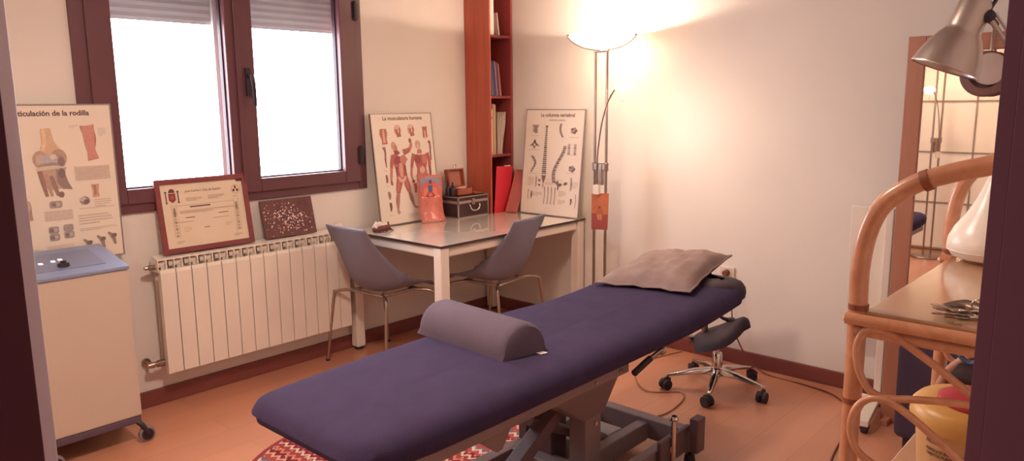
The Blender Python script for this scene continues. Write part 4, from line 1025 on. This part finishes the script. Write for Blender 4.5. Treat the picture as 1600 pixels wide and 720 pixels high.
# pillow
def pillow():
    cs = [Vector((-1.235, -1.83, .69)), Vector((-1.155, -2.27, .70)), Vector((-.63, -2.20, .765)), Vector((-.72, -1.80, .735))]
    root = thing('pillow', 'flat taupe linen pillow on the head end of the massage table', 'pillow', (-.9, -2.0, .672))
    m = MB(); N = 22
    random.seed(5)
    for sgn in (1, -1):
        def fn(a, b):
            s, t = a*2-1, b*2-1
            pin = 1-.09*(1-abs(s)**2)*(abs(t)**3); pin2 = 1-.09*(1-abs(t)**2)*(abs(s)**3)
            A = .5+s*.5*pin2; B = .5+t*.5*pin
            p = cs[0]*(1-A)*(1-B)+cs[1]*A*(1-B)+cs[2]*A*B+cs[3]*(1-A)*B
            fat = max(0, (1-s**4)*(1-t**4))**.62
            wr = .004*math.sin(9*s+5*t)+.003*math.sin(14*t-6*s)+.003*math.sin(21*s+3)
            if sgn > 0: p.z += fat*(.062+wr)
            else: p.z = max(.700, p.z-fat*.05) if fat > 0 else p.z
            return p
        m.grid(fn, N, N)
    bmesh.ops.remove_doubles(m.bm, verts=m.bm.verts[:], dist=.0005)
    m.build('cushion', M_pillow, root, smooth=True)
    m = MB()
    rim = []
    for i in range(4):
        a, b = cs[i], cs[(i+1) % 4]; cen = (cs[0]+cs[1]+cs[2]+cs[3])/4
        for k in range(10):
            t = k/10; q = a.lerp(b, t); pinch = 1-.085*(1-(2*t-1)**2); r = cen+(q-cen)*pinch; r.z = q.z+.004*math.sin(k*2.1+i); rim.append(r)
    m.tube(rim, .005, 8, closed=True); m.build('seam', M_pillow, root, smooth=True)
pillow()

# ------------------------------------------------------------------ saddle stool
SX, SY = -.455, -2.06
st = thing('saddle_stool', 'wheeled saddle stool with dark seat on a chrome five-arm base', 'stool', (SX, SY, 0))
angs = [math.atan2(-1.919-SY, -.679-SX), math.atan2(-2.16-SY, -.722-SX), math.atan2(-2.29-SY, -.482-SX)]
R0 = .255
for k in range(5):
    a = math.radians(199+k*72); dx, dy = math.cos(a), math.sin(a)
    m = MB(); S = []
    for t, w, h, z in ((.03, .026, .036, .105), (.12, .021, .024, .102), (R0-.01, .013, .013, .077), (R0+.008, .009, .010, .074)):
        c = Vector((SX+dx*t, SY+dy*t, z)); nrm = Vector((-dy, dx, 0)); S.append([m.bm.verts.new(c+nrm*q*w+Vector((0, 0, e*h/2))) for q, e in ((-1, -1), (1, -1), (.6, 1), (-.6, 1))])
    for A, B in zip(S, S[1:]):
        for i in range(4): m.face([A[i], A[(i+1) % 4], B[(i+1) % 4], B[i]])
    m.face(S[0][::-1]); m.face(S[-1]); arm = m.build('base_arm', M_chrome, st, smooth=True, bevel=.002)
    cx, cy = SX+dx*R0, SY+dy*R0; ca = a+.9+k*.7; ex, ey = math.cos(ca), math.sin(ca); px_, py_ = -ey, ex
    m = MB(); m.cyl((cx, cy, .05), (cx, cy, .078), .006)
    cc = Vector((cx-ex*.012, cy-ey*.012, .027))
    for s in (-1, 1): m.cyl(cc+Vector((px_, py_, 0))*s*.006, cc+Vector((px_, py_, 0))*s*.024, .027, seg=22)
    m.box(-.02, .024, -.007, .007, .0, .032, Matrix.Translation((cx-ex*.006, cy-ey*.006, .026)) @ Matrix.Rotation(ca, 4, 'Z'))
    m.tube([cc+Vector((ex, ey, 0))*.02+Vector((0, 0, .016)), cc+Vector((0, 0, .032)), cc-Vector((ex, ey, 0))*.024+Vector((0, 0, .014))], .008, 8, smooth=3)
    m.build('castor', M_rubber, arm, smooth=True)
m = MB(); m.lathe([(0, .09), (.035, .09), (.038, .12), (.028, .125), (.026, .20), (.024, .202), (.024, .205), (.0135, .205), (.0135, .255), (0, .255)], (SX, SY, 0), seg=28); m.build('gas_column', M_chrome, st, smooth=True)
# seat: saddle form, nose to upper right
def saddle(a, b):
    s, t = a*2-1, b        # s across, t along
    L_ = .29; w = (.07+.08*math.sin(min(1, t*1.15)*PI)**.8)*(1-.3*t)
    x = (t-.5)*L_
    z = .285+.10*(t-.25)+.05*max(0, t-.55)-.035*abs(s)**2.2
    return x, s*w, z
sd = math.radians(-46); cs_, sn_ = math.cos(sd), math.sin(sd)
m = MB()
def srot(p): x, y, z = p; return (SX+.02+x*cs_-y*sn_, SY+x*sn_+y*cs_, z)
NU, NV = 14, 16
def surf(top):
    def f(a, b):
        x, y, z = saddle(a, b); e = max(0, (1-abs(a*2-1)**3)*(1-abs(b*2-1)**5))**.5
        return srot((x, y, z+(.026*e if top else -.026*e)))
    return f
m.grid(surf(True), NU, NV); m.grid(surf(False), NU, NV); bmesh.ops.remove_doubles(m.bm, verts=m.bm.verts[:], dist=.0006)
m.build('saddle_seat', M_vinyl, st, smooth=True)
# stem and side rod rising behind the saddle seat
m = MB(); m.tube([(-.43, -1.98, .22), (-.455, -1.985, .25), (-.47, -1.99, .30), (-.478, -1.992, .40)], .017, 14, smooth=4); sm_ = m.build('backrest_stem', M_steel, st, smooth=True)
m = MB(); m.cyl((-.478, -1.992, .385), (-.478, -1.992, .40), .026); m.cyl((-.478, -1.992, .40), (-.478, -1.992, .44), .016); m.build('collar', M_rubber, sm_, smooth=True)
m = MB(); m.cyl((-.45, -1.98, .255), (-.56, -1.90, .29), .013); m.cyl((-.55, -1.906, .287), (-.575, -1.888, .295), .017); m.build('side_rod', M_steel, st, smooth=True)

# cables
def cable(name, lab, pts, r, mt, loc):
    m = MB(); m.tube(pts, r, 8, smooth=8); return tag(m.build(name, mt, loc=loc, smooth=True), lab, 'cable')

# ------------------------------------------------------------------ rug
m = MB(); RC = (-2.12, -1.49)
m.lathe([(0, .008), (.635, .008), (.64, .007), (.64, .001), (0, .001)], (RC[0], RC[1], 0), seg=80); rg = m.build('rug', M_rug, loc=(RC[0], RC[1], 0))
tag(rg, 'round red and cream kilim rug lying under the foot of the massage table', 'rug')
m = MB(); m.lathe([(.638, .001), (.638, .0085), (.655, .0085), (.66, .006), (.66, .001)], (RC[0], RC[1], 0), seg=80); m.build('border', M_rugedge, rg)

# ------------------------------------------------------------------ trolley (physio machine)
tx0, tx1, ty0, ty1 = -3.26, -2.722, -.40, -.09
tr = thing('equipment_trolley', 'cream cabinet trolley on castors with a sloping blue control panel, below the knee board', 'trolley', ((tx0+tx1)/2, (ty0+ty1)/2, 0))
m = MB()
m.prism([(tx0, ty0, .13), (tx0, ty1, .13), (tx0, ty1, .86), (tx0, ty0, .808)], (tx1-tx0, 0, 0)); m.build('body', M_trolley, tr, bevel=.008)
m = MB(); m.box(tx0+.01, tx1-.004, ty0+.004, ty1-.01, .095, .130); m.build('base_plate', M_greyp, tr, bevel=.006)
m = MB(); m.prism([(tx0-.004, ty0-.008, .806), (tx0-.004, ty0-.008, .822), (tx0-.004, ty1+.008, .883), (tx0-.004, ty1+.008, .862)], (tx1-tx0+.006, 0, 0)); cp = m.build('control_panel', M_blue, tr, bevel=.004)
def onp(x, t, dz=.0): return Vector((x, (ty0-.008)*(1-t)+(ty1+.008)*t, .822*(1-t)+.883*t+dz))
m = MB(); m.prism([onp(tx0+.03, .2, .0005), onp(tx1-.07, .2, .0005), onp(tx1-.07, .82, .0005), onp(tx0+.03, .82, .0005)], (0, 0, .0015)); m.build('inset', M_blued, cp)
for k, x in enumerate((-3.07, -3.015, -2.965, -2.935)):
    m = MB(); m.prism([onp(x-.008, .43+.03*k, .002), onp(x+.008, .43+.03*k, .002), onp(x+.008, .485+.03*k, .002), onp(x-.008, .485+.03*k, .002)], (0, 0, .002)); m.build('indicator', M_cled, cp)
q = onp(-2.945, .32, .0); m = MB(); m.lathe([(0, 0), (.024, 0), (.022, .014), (.012, .016), (.011, .024), (0, .026)], q, seg=20); m.build('knob', M_black, cp, smooth=True)
m = MB(); m.tube([(tx0+.01, ty1-.03, .86), (tx0+.10, ty1-.02, 1.0), (tx0+.155, ty1-.015, 1.15), (tx0+.15, ty1-.015, 1.30), (tx0+.11, ty1-.015, 1.42)], [.012, .014, .016, .014, .010], 10, smooth=5); m.build('cable_arm', M_blued, tr, smooth=True)
for (x, y, rr) in ((tx1+.012, ty0+.005, 0), (-3.09, ty0-.01, 1), (tx1-.02, ty1-.03, 1), (tx0+.03, ty1-.03, 0), (tx0+.02, ty0, 0)):
    m = MB(); m.cyl((x, y-.012, .036), (x, y+.012, .036), .036, seg=28); c_ = m.build('castor', mat('grey_castor_tyre', '#8a7880', .5, var=.05) if 'grey_castor_tyre' not in MATS else MATS['grey_castor_tyre'], tr, smooth=True, bevel=.004)
    m = MB(); m.cyl((x, y-.016, .036), (x, y+.016, .036), .026, seg=24); m.tube([(x+.0, y-.014, .036), (x-.015, y-.004, .078), (x-.03, y+.01, .098)], .012, 8, smooth=3); m.build('hub', M_black, c_, smooth=True)

# ------------------------------------------------------------------ mirror, stand, seat in the back right corner
MX = -.30; my0, my1, mz0, mz1 = -2.826, -3.46, .0, 1.775
mr = thing('floor_mirror', 'tall standing mirror in a terracotta wooden frame before the right wall', 'mirror', (MX, (my0+my1)/2, 0))
fw = .072
m = MB(); m.box(MX, MX+.028, my0-fw, my0, 0, mz1); m.box(MX, MX+.028, my1, my1+fw, 0, mz1); m.box(MX, MX+.028, my1+fw, my0-fw, mz1-.07, mz1); m.box(MX, MX+.028, my1+fw, my0-fw, .30, .37)
m.build('frame', M_mirrorwood, mr, bevel=.004)
m = MB(); m.box(MX+.012, MX+.016, my1+fw-.004, my0-fw+.004, .366, mz1-.066); m.build('glass', M_silver, mr)
m = MB(); m.box(MX+.016, MX+.024, my1+fw-.004, my0-fw+.004, .36, mz1-.06); m.build('back_board', M_rubber, mr)
for y in (my0-.036, my1+.036):
    m = MB(); m.box(MX-.06, MX+.14, y-.015, y+.015, 0, .025); m.build('foot', M_mirrorwood, mr, bevel=.003)
# gridded wardrobe on the left wall (in the mirror)
wd = thing('wardrobe', 'white sliding-door wardrobe with a thin brown square grid, seen in the mirror', 'wardrobe', (-4.975, -1.2, 0))
pLy = pL.y
ys = [-2.225+.5*k for k in range(0, 5)]
for a, b in ((pLy+.01, -1.725), (-1.725, -.725), (-.725, -.02)):
    m = MB(); m.box(XL+.002, XL+.04, a+.001, b-.001, .012, 2.46); dr = m.build('door', M_panel, wd)
    m = MB()
    for y in [k for k in ys if a-.01 <= k <= b+.01]: m.box(XL+.04, XL+.05, max(a, y-.007), min(b, y+.007), .02, 2.46)
    for z in (.025, .485, .985, 1.48, 1.98, 2.44): m.box(XL+.0402, XL+.0495, a+.001, b-.001, z-.007, z+.007)
    m.build('muntin', M_grout, dr)
# round magnifier disc against the mirror
rd = thing('round_magnifier', 'round dark-rimmed disc with a pale centre in front of the mirror top', 'magnifier', (-.34, -3.14, 1.62))
dx_ = Vector((-1, -.12, .10)).normalized(); c_ = Vector((-.345, -3.148, 1.618))
m = MB(); m.lathe([(.058, .012), (.062, .018), (.088, .014), (.094, 0), (.09, -.012), (.05, -.018), (0, -.018)], c_-dx_*.0+Vector((0, .008, -.012)), dx_, 40); m.build('rim', mat('dusky_brown_rim', '#7a5553', .5, var=.05), rd, smooth=True)
m = MB(); m.lathe([(0, .020), (.05, .018), (.064, .012), (.064, .0), (0, .0)], c_+Vector((0, -.004, .006)), dx_, 40); m.build('lens', mat('pale_grey_disc', '#c3b1aa', .35, var=.03), rd, smooth=True)
m = MB(); m.tube([c_+Vector((.018, 0, .08)), c_+Vector((.024, 0, .14)), c_+Vector((.04, 0, .168))], .006, 8); m.build('hook', M_steel, rd, smooth=True)
# white rolling stand behind mirror
ws = thing('rolling_stand', 'white metal stand with a T-shaped wheeled foot beside the mirror', 'stand', (-.30, -2.80, 0))
m = MB(); m.box(-.215, -.185, -2.80, -2.765, .085, 1.0); m.build('pole', M_white, ws, bevel=.004)
m = MB(); m.box(-.185, -.165, -2.80, -2.60, .35, 1.0); m.build('panel', M_white, ws, bevel=.003)
m = MB(); m.bar((-.10, -2.765, .075), (-.52, -2.815, .05), .05, .03); m.bar((-.24, -2.70, .07), (-.24, -2.87, .07), .03, .03); m.build('foot', M_white, ws, bevel=.004)
for x, y in ((-.50, -2.82), (-.13, -2.77)):
    m = MB(); m.cyl((x, y-.012, .02), (x, y+.012, .02), .02); m.box(x-.02, x+.02, y-.016, y+.016, .022, .036); m.build('castor', M_rubber, ws, smooth=True)
# navy low chair
nc = thing('navy_chair', 'low navy upholstered chair behind the bamboo shelf, in front of the mirror', 'chair', (-.66, -3.2, 0))
m = MB(); m.prism([(-.60, -2.96, .06), (-.60, -2.955, .46), (-.60, -2.99, .525), (-.60, -3.06, .55), (-.60, -3.30, .55), (-.60, -3.40, .52), (-.60, -3.43, .45), (-.60, -3.43, .06)], (.13, 0, .0)); m.build('backrest', M_navy, nc, bevel=.03, bseg=4)
m = MB(); m.box(-.48, -.36, -3.42, -2.985, .10, .30); m.build('seat', M_navy, nc, bevel=.04, bseg=4)
for x in (-.56, -.40):
    for y in (-3.38, -3.01): m = MB(); m.cyl((x, y, 0), (x, y, .12), .014, .018); m.build('leg', M_rubber, nc, smooth=True)

# ------------------------------------------------------------------ bamboo/rattan shelf unit
rs = thing('rattan_shelf', 'honey coloured rattan shelf unit with arched sides and curled braces at the right', 'shelf unit', (-2.33, -3.56, 0))
rx0, rx1, ry0, ry1 = -2.645, -2.0, -3.405, -3.70
rr = .0155
for x in (rx0, rx1):
    # bent front post runs up and arches back to the rear post
    pts = [(x, ry0, 0), (x, ry0, .4), (x, ry0, .8), (x, ry0, 1.10), (x, ry0-.0, 1.24), (x, ry0-.022, 1.325), (x, ry0-.07, 1.37), (x, ry0-.125, 1.393), (x, ry0-.19, 1.412), (x, ry1-.0, 1.45)]
    m = MB(); m.tube(pts, rr, 16, smooth=5); po = m.build('arched_post', M_rattan, rs, smooth=True)
    for z in (.28, .62, .985, 1.155):
        m = MB(); m.tube([(x, ry0, z-.005), (x, ry0, z+.005)], rr+.0012, 16); m.build('node', M_rattan_n, po, smooth=True)
    m = MB()
    pa, pb = Vector((x, ry0-.085, 1.377)), Vector((x, ry0-.096, 1.382)); m.tube([pa, pb], rr+.002, 16)
    m.build('node', M_rattan_n, po, smooth=True)
    m = MB(); m.cyl((x, ry1, 0), (x, ry1, 1.70), rr, seg=16); m.ball((x, ry1, 1.70), rr*1.02, 12); m.build('rear_post', M_rattan, rs, smooth=True)
for z, nm in ((1.15, 'shelf_board'), (.785, 'shelf_board'), (.35, 'shelf_board')):
    m = MB(); m.box(rx0-.006, rx1+.006, ry1-.01, ry0-.012, z-.014, z); m.build(nm, M_rshelf, rs, bevel=.003)
    m = MB()
    for x in (rx0, rx1):
        m.cyl((x-.024, ry0+.012, z-.012), (x-.024, ry1-.02, z-.012), .0105, seg=12); m.cyl((x-.015, ry0+.0, z-.034), (x-.015, ry1-.01, z-.034), .009, seg=12)
    for y in (ry0-.022, ry1+.012): m.cyl((rx0-.01, y, z-.026), (rx1+.01, y, z-.026), .0105, seg=12)
    m.build('rail', M_rattan, rs, smooth=True)
    m = MB(); m.rod_ring((rx0, ry0, z-.018), (0, 0, 1), rr+.004, .005, 20); m.rod_ring((rx1, ry0, z-.018), (0, 0, 1), rr+.004, .005, 20); m.build('binding', M_rattan, rs, smooth=True)
c1 = [(-3.64, 1.012), (-3.599, 1.04), (-3.542, 1.079), (-3.502, 1.103), (-3.472, 1.120), (-3.446, 1.127), (-3.423, 1.117), (-3.413, 1.084), (-3.421, 1.045), (-3.44, 1.017), (-3.469, 1.011), (-3.508, 1.019), (-3.573, 1.03), (-3.66, 1.035)]
c2 = [(-3.66, .87), (-3.58, .937), (-3.521, .98), (-3.495, .996), (-3.47, 1.008), (-3.441, 1.004), (-3.42, .98), (-3.413, .943), (-3.427, .905), (-3.462, .887), (-3.52, .88), (-3.66, .875)]
for x in (rx0-.022, rx1-.022):
    for cc, dx in ((c1, 0), (c2, -.003)):
        m = MB(); m.tube([(x+dx, a, b) for a, b in cc], .0066, 10, smooth=5); m.build('curled_brace', M_rattan, rs, smooth=True)

# teardrop diffuser on the top board
td = thing('teardrop_diffuser', 'white teardrop-shaped diffuser on the top of the rattan shelf', 'diffuser', (-2.06, -3.497, 1.15))
m = MB(); m.lathe([(0, .006), (.06, .006), (.076, .012), (.087, .03), (.085, .052), (.073, .078), (.054, .105), (.038, .135), (.026, .165), (.018, .188), (.008, .198), (0, .2)], (-2.06, -3.497, 1.15), seg=48); m.build('shell', M_teardrop, td, smooth=True)
m = MB(); m.lathe([(0, 0), (.05, 0), (.056, .007), (0, .007)], (-2.06, -3.497, 1.15), seg=32); m.build('base', M_cable2, td, smooth=True)
m = MB(); m.rod_ring((-2.06, -3.497, 1.176), (0, 0, 1), .0855, .0014, 48); m.build('seam', M_plug, td, smooth=True)
# keys
ky_ = thing('bunch_of_keys', 'bunch of steel keys lying on the front edge of the top rattan shelf board', 'keys', (-2.58, -3.54, 1.151))
for k, (dx, dy, a) in enumerate(((0, 0, 1.75), (.012, -.004, 1.5), (.02, .004, 1.95), (.008, .008, 1.25))):
    M = Matrix.Translation((-2.60+dx, -3.545+dy, 1.153+.003*k)) @ Matrix.Rotation(a, 4, 'Z')
    m = MB(); m.box(0, .036, -.0035, .0035, 0, .0022, M); 
    for j in range(4): m.box(.010+j*.006, .013+j*.006, -.006, -.0035, 0, .0022, M)
    m.lathe([(0, 0), (.011, 0), (.011, .0022), (0, .0022)], M @ Vector((-.008, 0, 0)), seg=16); m.build('key', M_steel, ky_, bevel=.0005)
m = MB(); m.rod_ring((-2.592, -3.562, 1.164), (.25, .1, 1), .016, .0014, 28); m.rod_ring((-2.58, -3.575, 1.172), (.9, .1, .5), .013, .0014, 28); m.build('key_ring', M_chrome, ky_, smooth=True)
m = MB(); m.tube([(-2.57, -3.52, 1.158), (-2.56, -3.55, 1.165), (-2.575, -3.585, 1.160), (-2.60, -3.60, 1.158)], [.007, .010, .010, .006], 10, smooth=3); m.build('fob', M_steel, ky_, smooth=True)
# sharps container
sx, sy, sz = -2.42, -3.545, .785
sc = thing('sharps_container', 'yellow medical waste tub with a red lid on the lower rattan shelf', 'container', (sx, sy, sz))
m = MB(); m.lathe([(0, 0), (.078, 0), (.083, .006), (.094, .125), (.094, .128), (0, .128)], (sx, sy, sz+.001), seg=48, sy=.92); m.build('tub', M_yellowbody, sc, smooth=True)
m = MB(); m.lathe([(.094, .115), (.104, .12), (.106, .135), (.103, .152), (.092, .163), (.06, .166), (0, .166)], (sx, sy, sz+.001), seg=48, sy=.92); ld = m.build('lid', M_yellow, sc, smooth=True)
m = MB(); m.lathe([(.058, .164), (.062, .168), (.061, .176), (.05, .181), (0, .182)], (sx-.012, sy-.012, sz+.001), seg=40); m.build('cap', M_redlid, ld, smooth=True)
# printed warning wrapped round the tub
m = MB()
def onwall(px, pz, r=.0955):
    a = math.radians(172)+px/.094; rr_ = (.083+(.094-.083)*(pz/.125))+.0012
    return (sx+rr_*math.cos(a), sy+rr_*.92*math.sin(a), sz+.001+pz)
def wraptext(t, x, z, size):
    V, Fs = text_polys(t, size, .0002, 'LEFT'); vs = [m.bm.verts.new(onwall(x+p.x, z+p.y)) for p in V]
    for f in Fs: m.face([vs[i] for i in f])
wraptext('PELIGRO', -.045, .097, .010); wraptext('RESIDUOS BIOSANITARIOS', -.045, .082, .008); wraptext('OBJETOS PUNZANTES', -.045, .073, .008); wraptext('NO LLENAR', -.012, .063, .006); wraptext('MAX', .05, .085, .007)
for k in range(3):   # biohazard-like trefoil
    a = k*2.094+PI/2; c3 = (math.cos(a)*.007, math.sin(a)*.007)
    vv = []
    for j in range(14):
        b = j/13*5.0+a-2.5+PI; vv.append((c3[0]+.0075*math.cos(b), c3[1]+.0075*math.sin(b)))
    for j in range(13):
        p0, p1 = vv[j], vv[j+1]; q0 = (p0[0]*1.0+(c3[0]-p0[0])*.3, p0[1]+(c3[1]-p0[1])*.3); q1 = (p1[0]+(c3[0]-p1[0])*.3, p1[1]+(c3[1]-p1[1])*.3)
        m.face([m.bm.verts.new(onwall(-.01+q[0], .042+q[1])) for q in (p0, p1, q1, q0)])
m.build('warning_print', M_case, sc)
# pot with scissors behind it
sp = thing('scissors', 'blue-handled scissors lying on a small black box behind the yellow tub', 'scissors', (-2.2, -3.50, .94))
bb = thing('black_box', 'small black box standing behind the yellow tub on the lower rattan shelf', 'box', (-2.2, -3.53, .785))
m = MB(); m.box(-2.25, -2.15, -3.60, -3.475, .786, .93); m.build('body', M_black, bb, bevel=.006)
m = MB(); m.box(-2.252, -2.148, -3.602, -3.473, .925, .938); m.build('lid', M_rubber, bb, bevel=.004)
m = MB()
for q, (cy, cz) in enumerate(((-3.502, .985), (-3.538, .982))):
    pts = [(-2.20, cy+.023*math.cos(t)*1., cz+.031*math.sin(t)) for t in [2*PI*k/16 for k in range(16)]]
    m.tube(pts, .006, 8, closed=True)
m.build('handle', mat('blue_grey_handle', '#56688c', .4, var=.05), sp, smooth=True)
m = MB(); m.prism([(-2.205, -3.52, .955), (-2.205, -3.512, .945), (-2.14, -3.56, .940), (-2.14, -3.563, .944)], (0, .0, .002)); m.build('blade', M_steel, sp)
wb2 = MB(); wb2.tube([(-2.16, -3.43, .80), (-2.15, -3.45, .90), (-2.15, -3.50, .958)], .012, 10, smooth=4)
tag(wb2.build('wooden_roller', M_cable2, loc=(-2.16, -3.43, .80), smooth=True), 'beige wooden stick leaning on the small black box', 'stick')

# ------------------------------------------------------------------ clip lamp
cl = thing('clip_lamp', 'brushed aluminium clip-on work lamp clamped to the rattan shelf', 'lamp', (-2.02, -3.70, 1.15))
rc = Vector((-2.083, -3.380, 1.571)); e1 = (Vector((-2.068, -3.445, 1.551))-Vector((-2.099, -3.313, 1.592))).normalized()
vw = (rc-CAM).normalized(); upv = e1.cross(vw).normalized()
if upv.z < 0: upv = -upv
axl = (Vector((0, 0, 1))+rt*.34+fh*-.13).normalized()      # shade axis, opening points down
m = MB(); m.lathe([(.0715, 0), (.070, .005), (.064, .028), (.055, .052), (.045, .072), (.038, .082), (.0355, .086), (.0348, .094), (.0335, .145), (.029, .156), (.018, .161), (.0, .162)], rc, axl, 48); m.build('shade', M_alu, cl, smooth=True, solid=.0015)
m = MB(); m.lathe([(0, .03), (.018, .035), (.024, .05), (.018, .075), (.012, .10)], rc, axl, 24); m.build('bulb', M_plug, cl, smooth=True)
tp = rc+axl*.165
m = MB(); m.cyl(rc+axl*.160, rc+axl*.172, .02); hg = Vector((-2.074, -3.453, 1.68))
m.build('cap', M_rubber, cl, smooth=True)
m = MB(); m.tube([rc+axl*.12+e1*.034, rc+axl*.115+e1*.052, hg], .006, 10, smooth=3); m.tube([tp, tp+e1*.03+axl*.006, hg+Vector((0, 0, .012))], .004, 8, smooth=3); m.ball(hg, .014, 14); m.build('hinge', M_rubber, cl, smooth=True)
m = MB(); el = Vector((-2.03, -3.60, 1.44)); m.tube([hg, el], .0055, 10); m.tube([hg+Vector((0, -.012, .006)), el+Vector((0, -.012, .006))], .003, 8); m.build('upper_arm', M_alu, cl, smooth=True)
m = MB(); m.ball(el, .013, 12); m.tube([el, Vector((-2.02, -3.655, 1.16))], .0055, 10); m.build('lower_arm', M_alu, cl, smooth=True)
m = MB(); m.box(-2.04, -2.0, -3.675, -3.635, 1.150, 1.166); m.box(-2.035, -2.005, -3.67, -3.64, 1.166, 1.18); m.build('clamp', M_rubber, cl, bevel=.003)

# ------------------------------------------------------------------ cables
cable('power_cable', 'brown cable hanging behind the stool and snaking along the right baseboard', [(-.035, -1.89, .53), (-.05, -1.93, .40), (-.06, -1.96, .22), (-.055, -2.05, .06), (-.08, -2.18, .005), (-.10, -2.40, .005), (-.16, -2.58, .005), (-.38, -2.72, .005), (-.85, -2.80, .005), (-1.05, -2.86, .005), (-1.25, -2.95, .005), (-1.6, -3.15, .005), (-1.75, -3.4, .005)], .0042, M_cable, (-.035, -1.89, 0))
cable('extension_cable', 'beige cable curling over the floor between the massage table and the stool', [(-.035, -1.62, .005), (-.30, -1.55, .005), (-.55, -1.62, .005), (-.72, -1.80, .005), (-.62, -1.95, .005), (-.78, -2.02, .005), (-1.0, -2.0, .005), (-1.3, -1.78, .005), (-1.34, -1.72, .005)], .0035, M_cable2, (-.4, -1.6, 0))
cable('pale_cable', 'thin pale cable drooping from under the head end of the massage table', [(-.95, -2.20, .568), (-.86, -2.24, .52), (-.80, -2.15, .47), (-.70, -1.95, .52), (-.62, -1.90, .57)], .0028, M_plug, (-.9, -2.2, .5))

# ------------------------------------------------------------------ ceiling lamp added as room fill, out of view, and lights
cp_ = thing('fill_lamp', 'added round fill lamp, out of view above the middle of the room', 'fill lamp', (-2.7, -1.9, HC))
m = MB(); m.lathe([(.17, 0), (.17, -.03), (.16, -.035)], (-2.7, -1.9, HC), seg=40); m.build('rim', M_white, cp_, smooth=True)
m = MB(); m.lathe([(.16, -.03), (.14, -.05), (.08, -.062), (0, -.066)], (-2.7, -1.9, HC), seg=40); m.build('diffuser', M_filllamp, cp_, smooth=True)

WARM = (1, .76, .60)
def light(name, typ, loc, power, col, size=.1, rot=None, **k):
    d = bpy.data.lights.new(name, typ); d.energy = power; d.color = col
    if typ == 'AREA': d.shape = 'DISK'; d.size = size
    else: d.shadow_soft_size = size
    for a, b in k.items(): setattr(d, a, b)
    o = bpy.data.objects.new(name, d); C.objects.link(o); o.location = loc
    if rot: o.rotation_euler = rot
    return o
light('torchiere_light', 'POINT', (LX, LY-.06, 1.868), 26, WARM, .012)
light('torchiere_light', 'POINT', (-4.56, -1.93, 1.868), 20, WARM, .012)
light('reading_light', 'POINT', (LX+RC0[0], LY+RC0[1], RC0[2]-.006), 11, (1, .80, .64), .03)
light('reading_light', 'POINT', (-4.092, -2.009, RC0[2]-.006), 5, (1, .80, .64), .03)
cl_ = hall(-.7, .1, 2.3)
light('jamb_fill_light', 'POINT', tuple(cl_), 5, (1, .74, .72), .1)  # added fill behind the camera, no fixture, brightens the door jambs
light('room_fill_light', 'AREA', (-2.7, -1.9, HC-.075), 32, (1, .79, .66), .3)  # added soft fill for the whole room, below the unseen fixture
pt = light('window_portal', 'AREA', ((WX0+WX1)/2, .16, (WZ0+WZ1)/2), 1, (1, 1, 1), 1, (-PI/2, 0, 0)); pt.data.shape = 'RECTANGLE'; pt.data.size = WX1-WX0; pt.data.size_y = WZ1-WZ0; pt.data.cycles.is_portal = True

w = bpy.data.worlds.new('world'); bpy.context.scene.world = w; w.use_nodes = True
bg = w.node_tree.nodes['Background']; bg.inputs[0].default_value = (1, .97, .98, 1); bg.inputs[1].default_value = 15

sc_ = bpy.context.scene
sc_.view_settings.view_transform = 'Standard'; sc_.view_settings.look = 'None'; sc_.view_settings.gamma = 1; sc_.view_settings.exposure = .13; sc_.view_settings.use_curve_mapping = False
bpy.context.view_layer.update()
